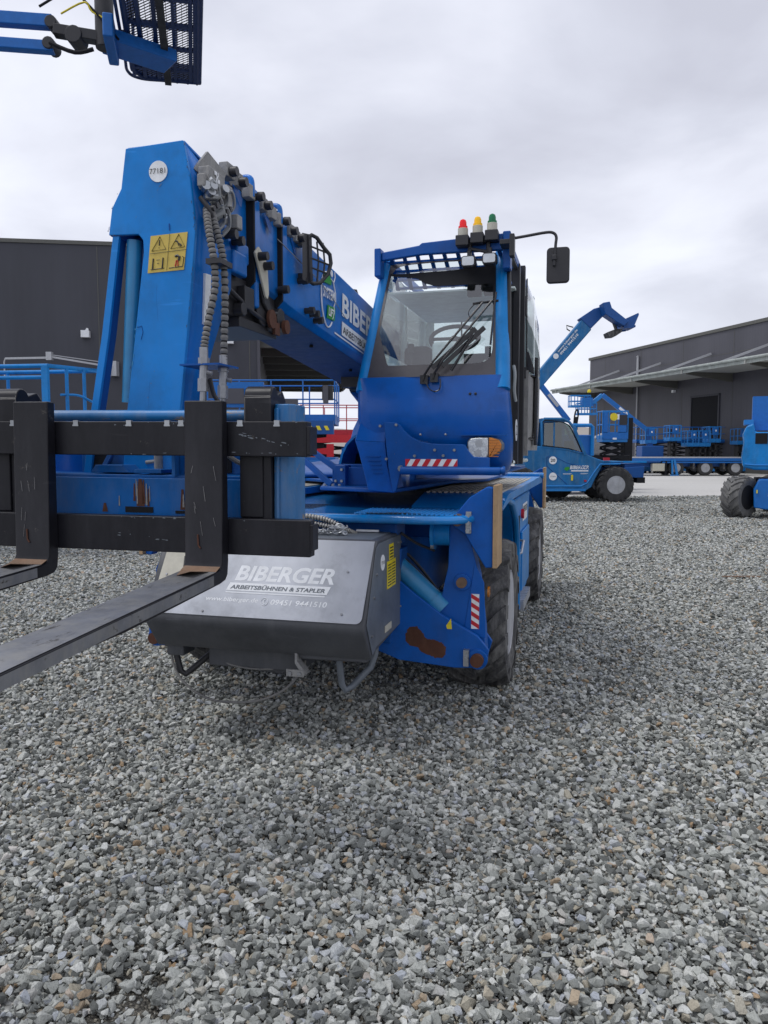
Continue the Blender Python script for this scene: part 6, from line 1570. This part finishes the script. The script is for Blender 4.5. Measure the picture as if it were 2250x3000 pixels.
for x, lb_ in ((20.9, 'dark blue scissor lift left of the warehouse doorway, behind the mast lifts'), (23.6, 'dark blue scissor lift directly before the warehouse doorway'), (26.4, 'dark blue scissor lift right of the warehouse doorway, behind the mast lifts')):
    scissor_lift('scissor_lift', (x, 60.3, 0), 0, lb_, L=2.75, Wd=1.2, base=1.05, deckz=2.4, wr=.3, body='far_blue_dark', rail='far_blue', group='dark scissor lifts before the warehouse', arms='rubber_dark')
# ---- rough terrain boom lift at the right edge
rb = thing('boom_lift', (10.51, 18.9, 0), R(-24), 'blue boom lift cut by the right edge, big grooved tyre turned toward the viewer', 'boom lift')
def RX(x): return x-10.4
m = MB(); M0 = Matrix.Translation((RX(8.80), -.45, .54)) @ Matrix.Rotation(R(60), 4, 'Z') ; m.M = M0
tyre(m, (0, 0, 0), .54, .46, 15, .04, 'y', .55, .42); fw = m.build('wheel', 'rubber_dusty', rb, ang=30)
m = MB(); m.M = M0; m.lathe([(.30, -.22), (.27, -.20), (.26, .05), (.12, .08), (.001, .08)], (0, 0, 0), 'y', 32); m.lathe([(.12, -.05), (.12, .08)], (0, 0, 0), 'y', 16); m.build('rim', 'void', fw)
m = MB(); m.prism([(RX(9.12), .30), (RX(9.10), .75), (RX(9.22), 1.0), (RX(12), 1.02), (RX(12), .28), (RX(9.4), .26)], 'y', -.75, .35); m.cyl((RX(8.8), -.2, .54), (RX(9.4), 0, .54), .13, n=12)
cs_ = m.build('chassis', 'far_blue', rb, bevel=.03)
m = MB(); m.box(RX(9.16), RX(9.19), -.79, -.75, .66, .74); m.build('label_plate', 'yellow', cs_)
m = MB(); m.lathe([(.10, 0), (.10, .006)], (RX(9.52), -.76, .62), 'y', 16); m.build('emblem', 'white', cs_)
m = MB(); m.box(RX(9.15), RX(12.2), -.2, 1.2, 0.75, 1.0); m.build('axle', 'void', rb)
hood = [(RX(8.86), 1.28), (RX(8.82), 1.5), (RX(8.86), 1.9), (RX(8.83), 2.1), (RX(8.90), 2.30), (RX(9.06), 2.36), (RX(9.10), 2.15), (RX(12.2), 2.12), (RX(12.2), 1.22), (RX(9.1), 1.22)]
m = MB(); m.prism(hood, 'y', -.6, 1.0); hd = m.build('turret_cover', 'bright_blue', rb, bevel=.05, seg=3)
m = MB(); m.tube([(RX(8.88), -.61, 1.36), (RX(9.1), -.61, 1.34), (RX(12), -.61, 1.34)], .02, 6); m.box(RX(8.84), RX(9.06), -.3, .5, 2.34, 2.46); m.build('moulding', 'far_blue_light', hd)
m = MB(); m.box(RX(9.10), RX(9.37), -.61, -.59, 1.86, 2.12); m.build('recess', 'void', hd)
m = MB(); m.box(RX(9.42), RX(9.5), -.63, -.61, 2.06, 2.14); m.build('label_plate', 'white', hd)
m = MB(); m.box(RX(9.03), RX(12.2), 0, .5, 2.2, 3.05); m.build('boom', 'far_blue', rb)
for x, y in ((11.6, -.4), (11.6, 1.9), (9.7, 1.9)):
    m = MB(); tyre(m, (RX(x), y, .54), .54, .42, 15, .04, 'y', .55, .42); m.build('wheel', 'rubber_dusty', rb)
m = MB(); m.cyl((RX(10.4), .2, 1.0), (RX(10.4), .2, 1.25), .5, n=24); m.build('slewing_ring', 'void', rb)
# ================================================================== camera, world, light
cam = bpy.data.cameras.new('camera'); co = bpy.data.objects.new('camera', cam); COL.objects.link(co)
co.location = (0, 0, 1.7); co.rotation_euler = (R(90-4.58), 0, 0)
cam.sensor_fit = 'HORIZONTAL'; cam.sensor_width = 36; cam.lens = 36*1661/1659; cam.clip_start = .05; cam.clip_end = 2000
scene.camera = co
w = bpy.data.worlds.new('World'); scene.world = w; w.use_nodes = True; t = w.node_tree
for n_ in list(t.nodes): t.nodes.remove(n_)
SUN_EL, SUN_AZ = R(63), R(-100)      # azimuth measured from +Y, clockwise
sky = node(t, 'ShaderNodeTexSky', sky_type='NISHITA'); sky.sun_disc = False; sky.sun_elevation = SUN_EL; sky.sun_rotation = SUN_AZ
sky.dust_density = 3
b1 = node(t, 'ShaderNodeBackground'); b1.inputs[1].default_value = .10; t.links.new(sky.outputs[0], b1.inputs[0])
tc = node(t, 'ShaderNodeTexCoord'); sx = node(t, 'ShaderNodeSeparateXYZ'); t.links.new(tc.outputs['Generated'], sx.inputs[0])
ad = node(t, 'ShaderNodeMath', operation='ADD'); ad.inputs[1].default_value = .22; t.links.new(sx.outputs[2], ad.inputs[0])
mx = node(t, 'ShaderNodeMath', operation='MAXIMUM'); mx.inputs[1].default_value = .05; t.links.new(ad.outputs[0], mx.inputs[0])
cx_ = node(t, 'ShaderNodeVectorMath', operation='DIVIDE'); cmb = node(t, 'ShaderNodeCombineXYZ')
for i in range(2): t.links.new(mx.outputs[0], cmb.inputs[i])
cmb.inputs[2].default_value = 1; t.links.new(tc.outputs['Generated'], cx_.inputs[0]); t.links.new(cmb.outputs[0], cx_.inputs[1])
mp = node(t, 'ShaderNodeMapping'); mp.inputs['Scale'].default_value = (1, 1, .2); mp.inputs['Location'].default_value = (3.1, 1.4, 0); t.links.new(cx_.outputs[0], mp.inputs[0])
n1 = node(t, 'ShaderNodeTexNoise'); n1.inputs['Scale'].default_value = 1.5; n1.inputs['Detail'].default_value = 6; n1.inputs['Roughness'].default_value = .5; n1.inputs['Distortion'].default_value = .3
t.links.new(mp.outputs[0], n1.inputs['Vector'])
cl = ramp(t, n1.outputs['Fac'], [(.32, (.41, .42, .485)), (.44, (.475, .49, .56)), (.54, (.55, .565, .635)), (.68, (.63, .65, .72))])
hz = ramp(t, sx.outputs[2], [(.0, (1, 1, 1)), (.28, (0, 0, 0))])
hm = node(t, 'ShaderNodeMath', operation='MULTIPLY'); hm.inputs[1].default_value = .5; t.links.new(hz, hm.inputs[0])
c2 = mix(t, hm.outputs[0], cl, (.66, .69, .76))
b2 = node(t, 'ShaderNodeBackground'); b2.inputs[1].default_value = 1.58; t.links.new(c2, b2.inputs[0])
ms = node(t, 'ShaderNodeMixShader'); ms.inputs[0].default_value = .93
t.links.new(b1.outputs[0], ms.inputs[1]); t.links.new(b2.outputs[0], ms.inputs[2])
wo = node(t, 'ShaderNodeOutputWorld'); t.links.new(ms.outputs[0], wo.inputs[0])
sd = bpy.data.lights.new('sun', 'SUN'); sd.energy = 1.5; sd.angle = R(26); sd.color = (1, .985, .96)
so_ = bpy.data.objects.new('sun', sd); COL.objects.link(so_)
dirv = Vector((math.sin(SUN_AZ)*math.cos(SUN_EL), math.cos(SUN_AZ)*math.cos(SUN_EL), math.sin(SUN_EL)))
so_.rotation_euler = dirv.to_track_quat('Z', 'Y').to_euler()
scene.render.engine = 'CYCLES'
scene.view_settings.view_transform = 'Standard'; scene.view_settings.look = 'None'; scene.view_settings.exposure = 0
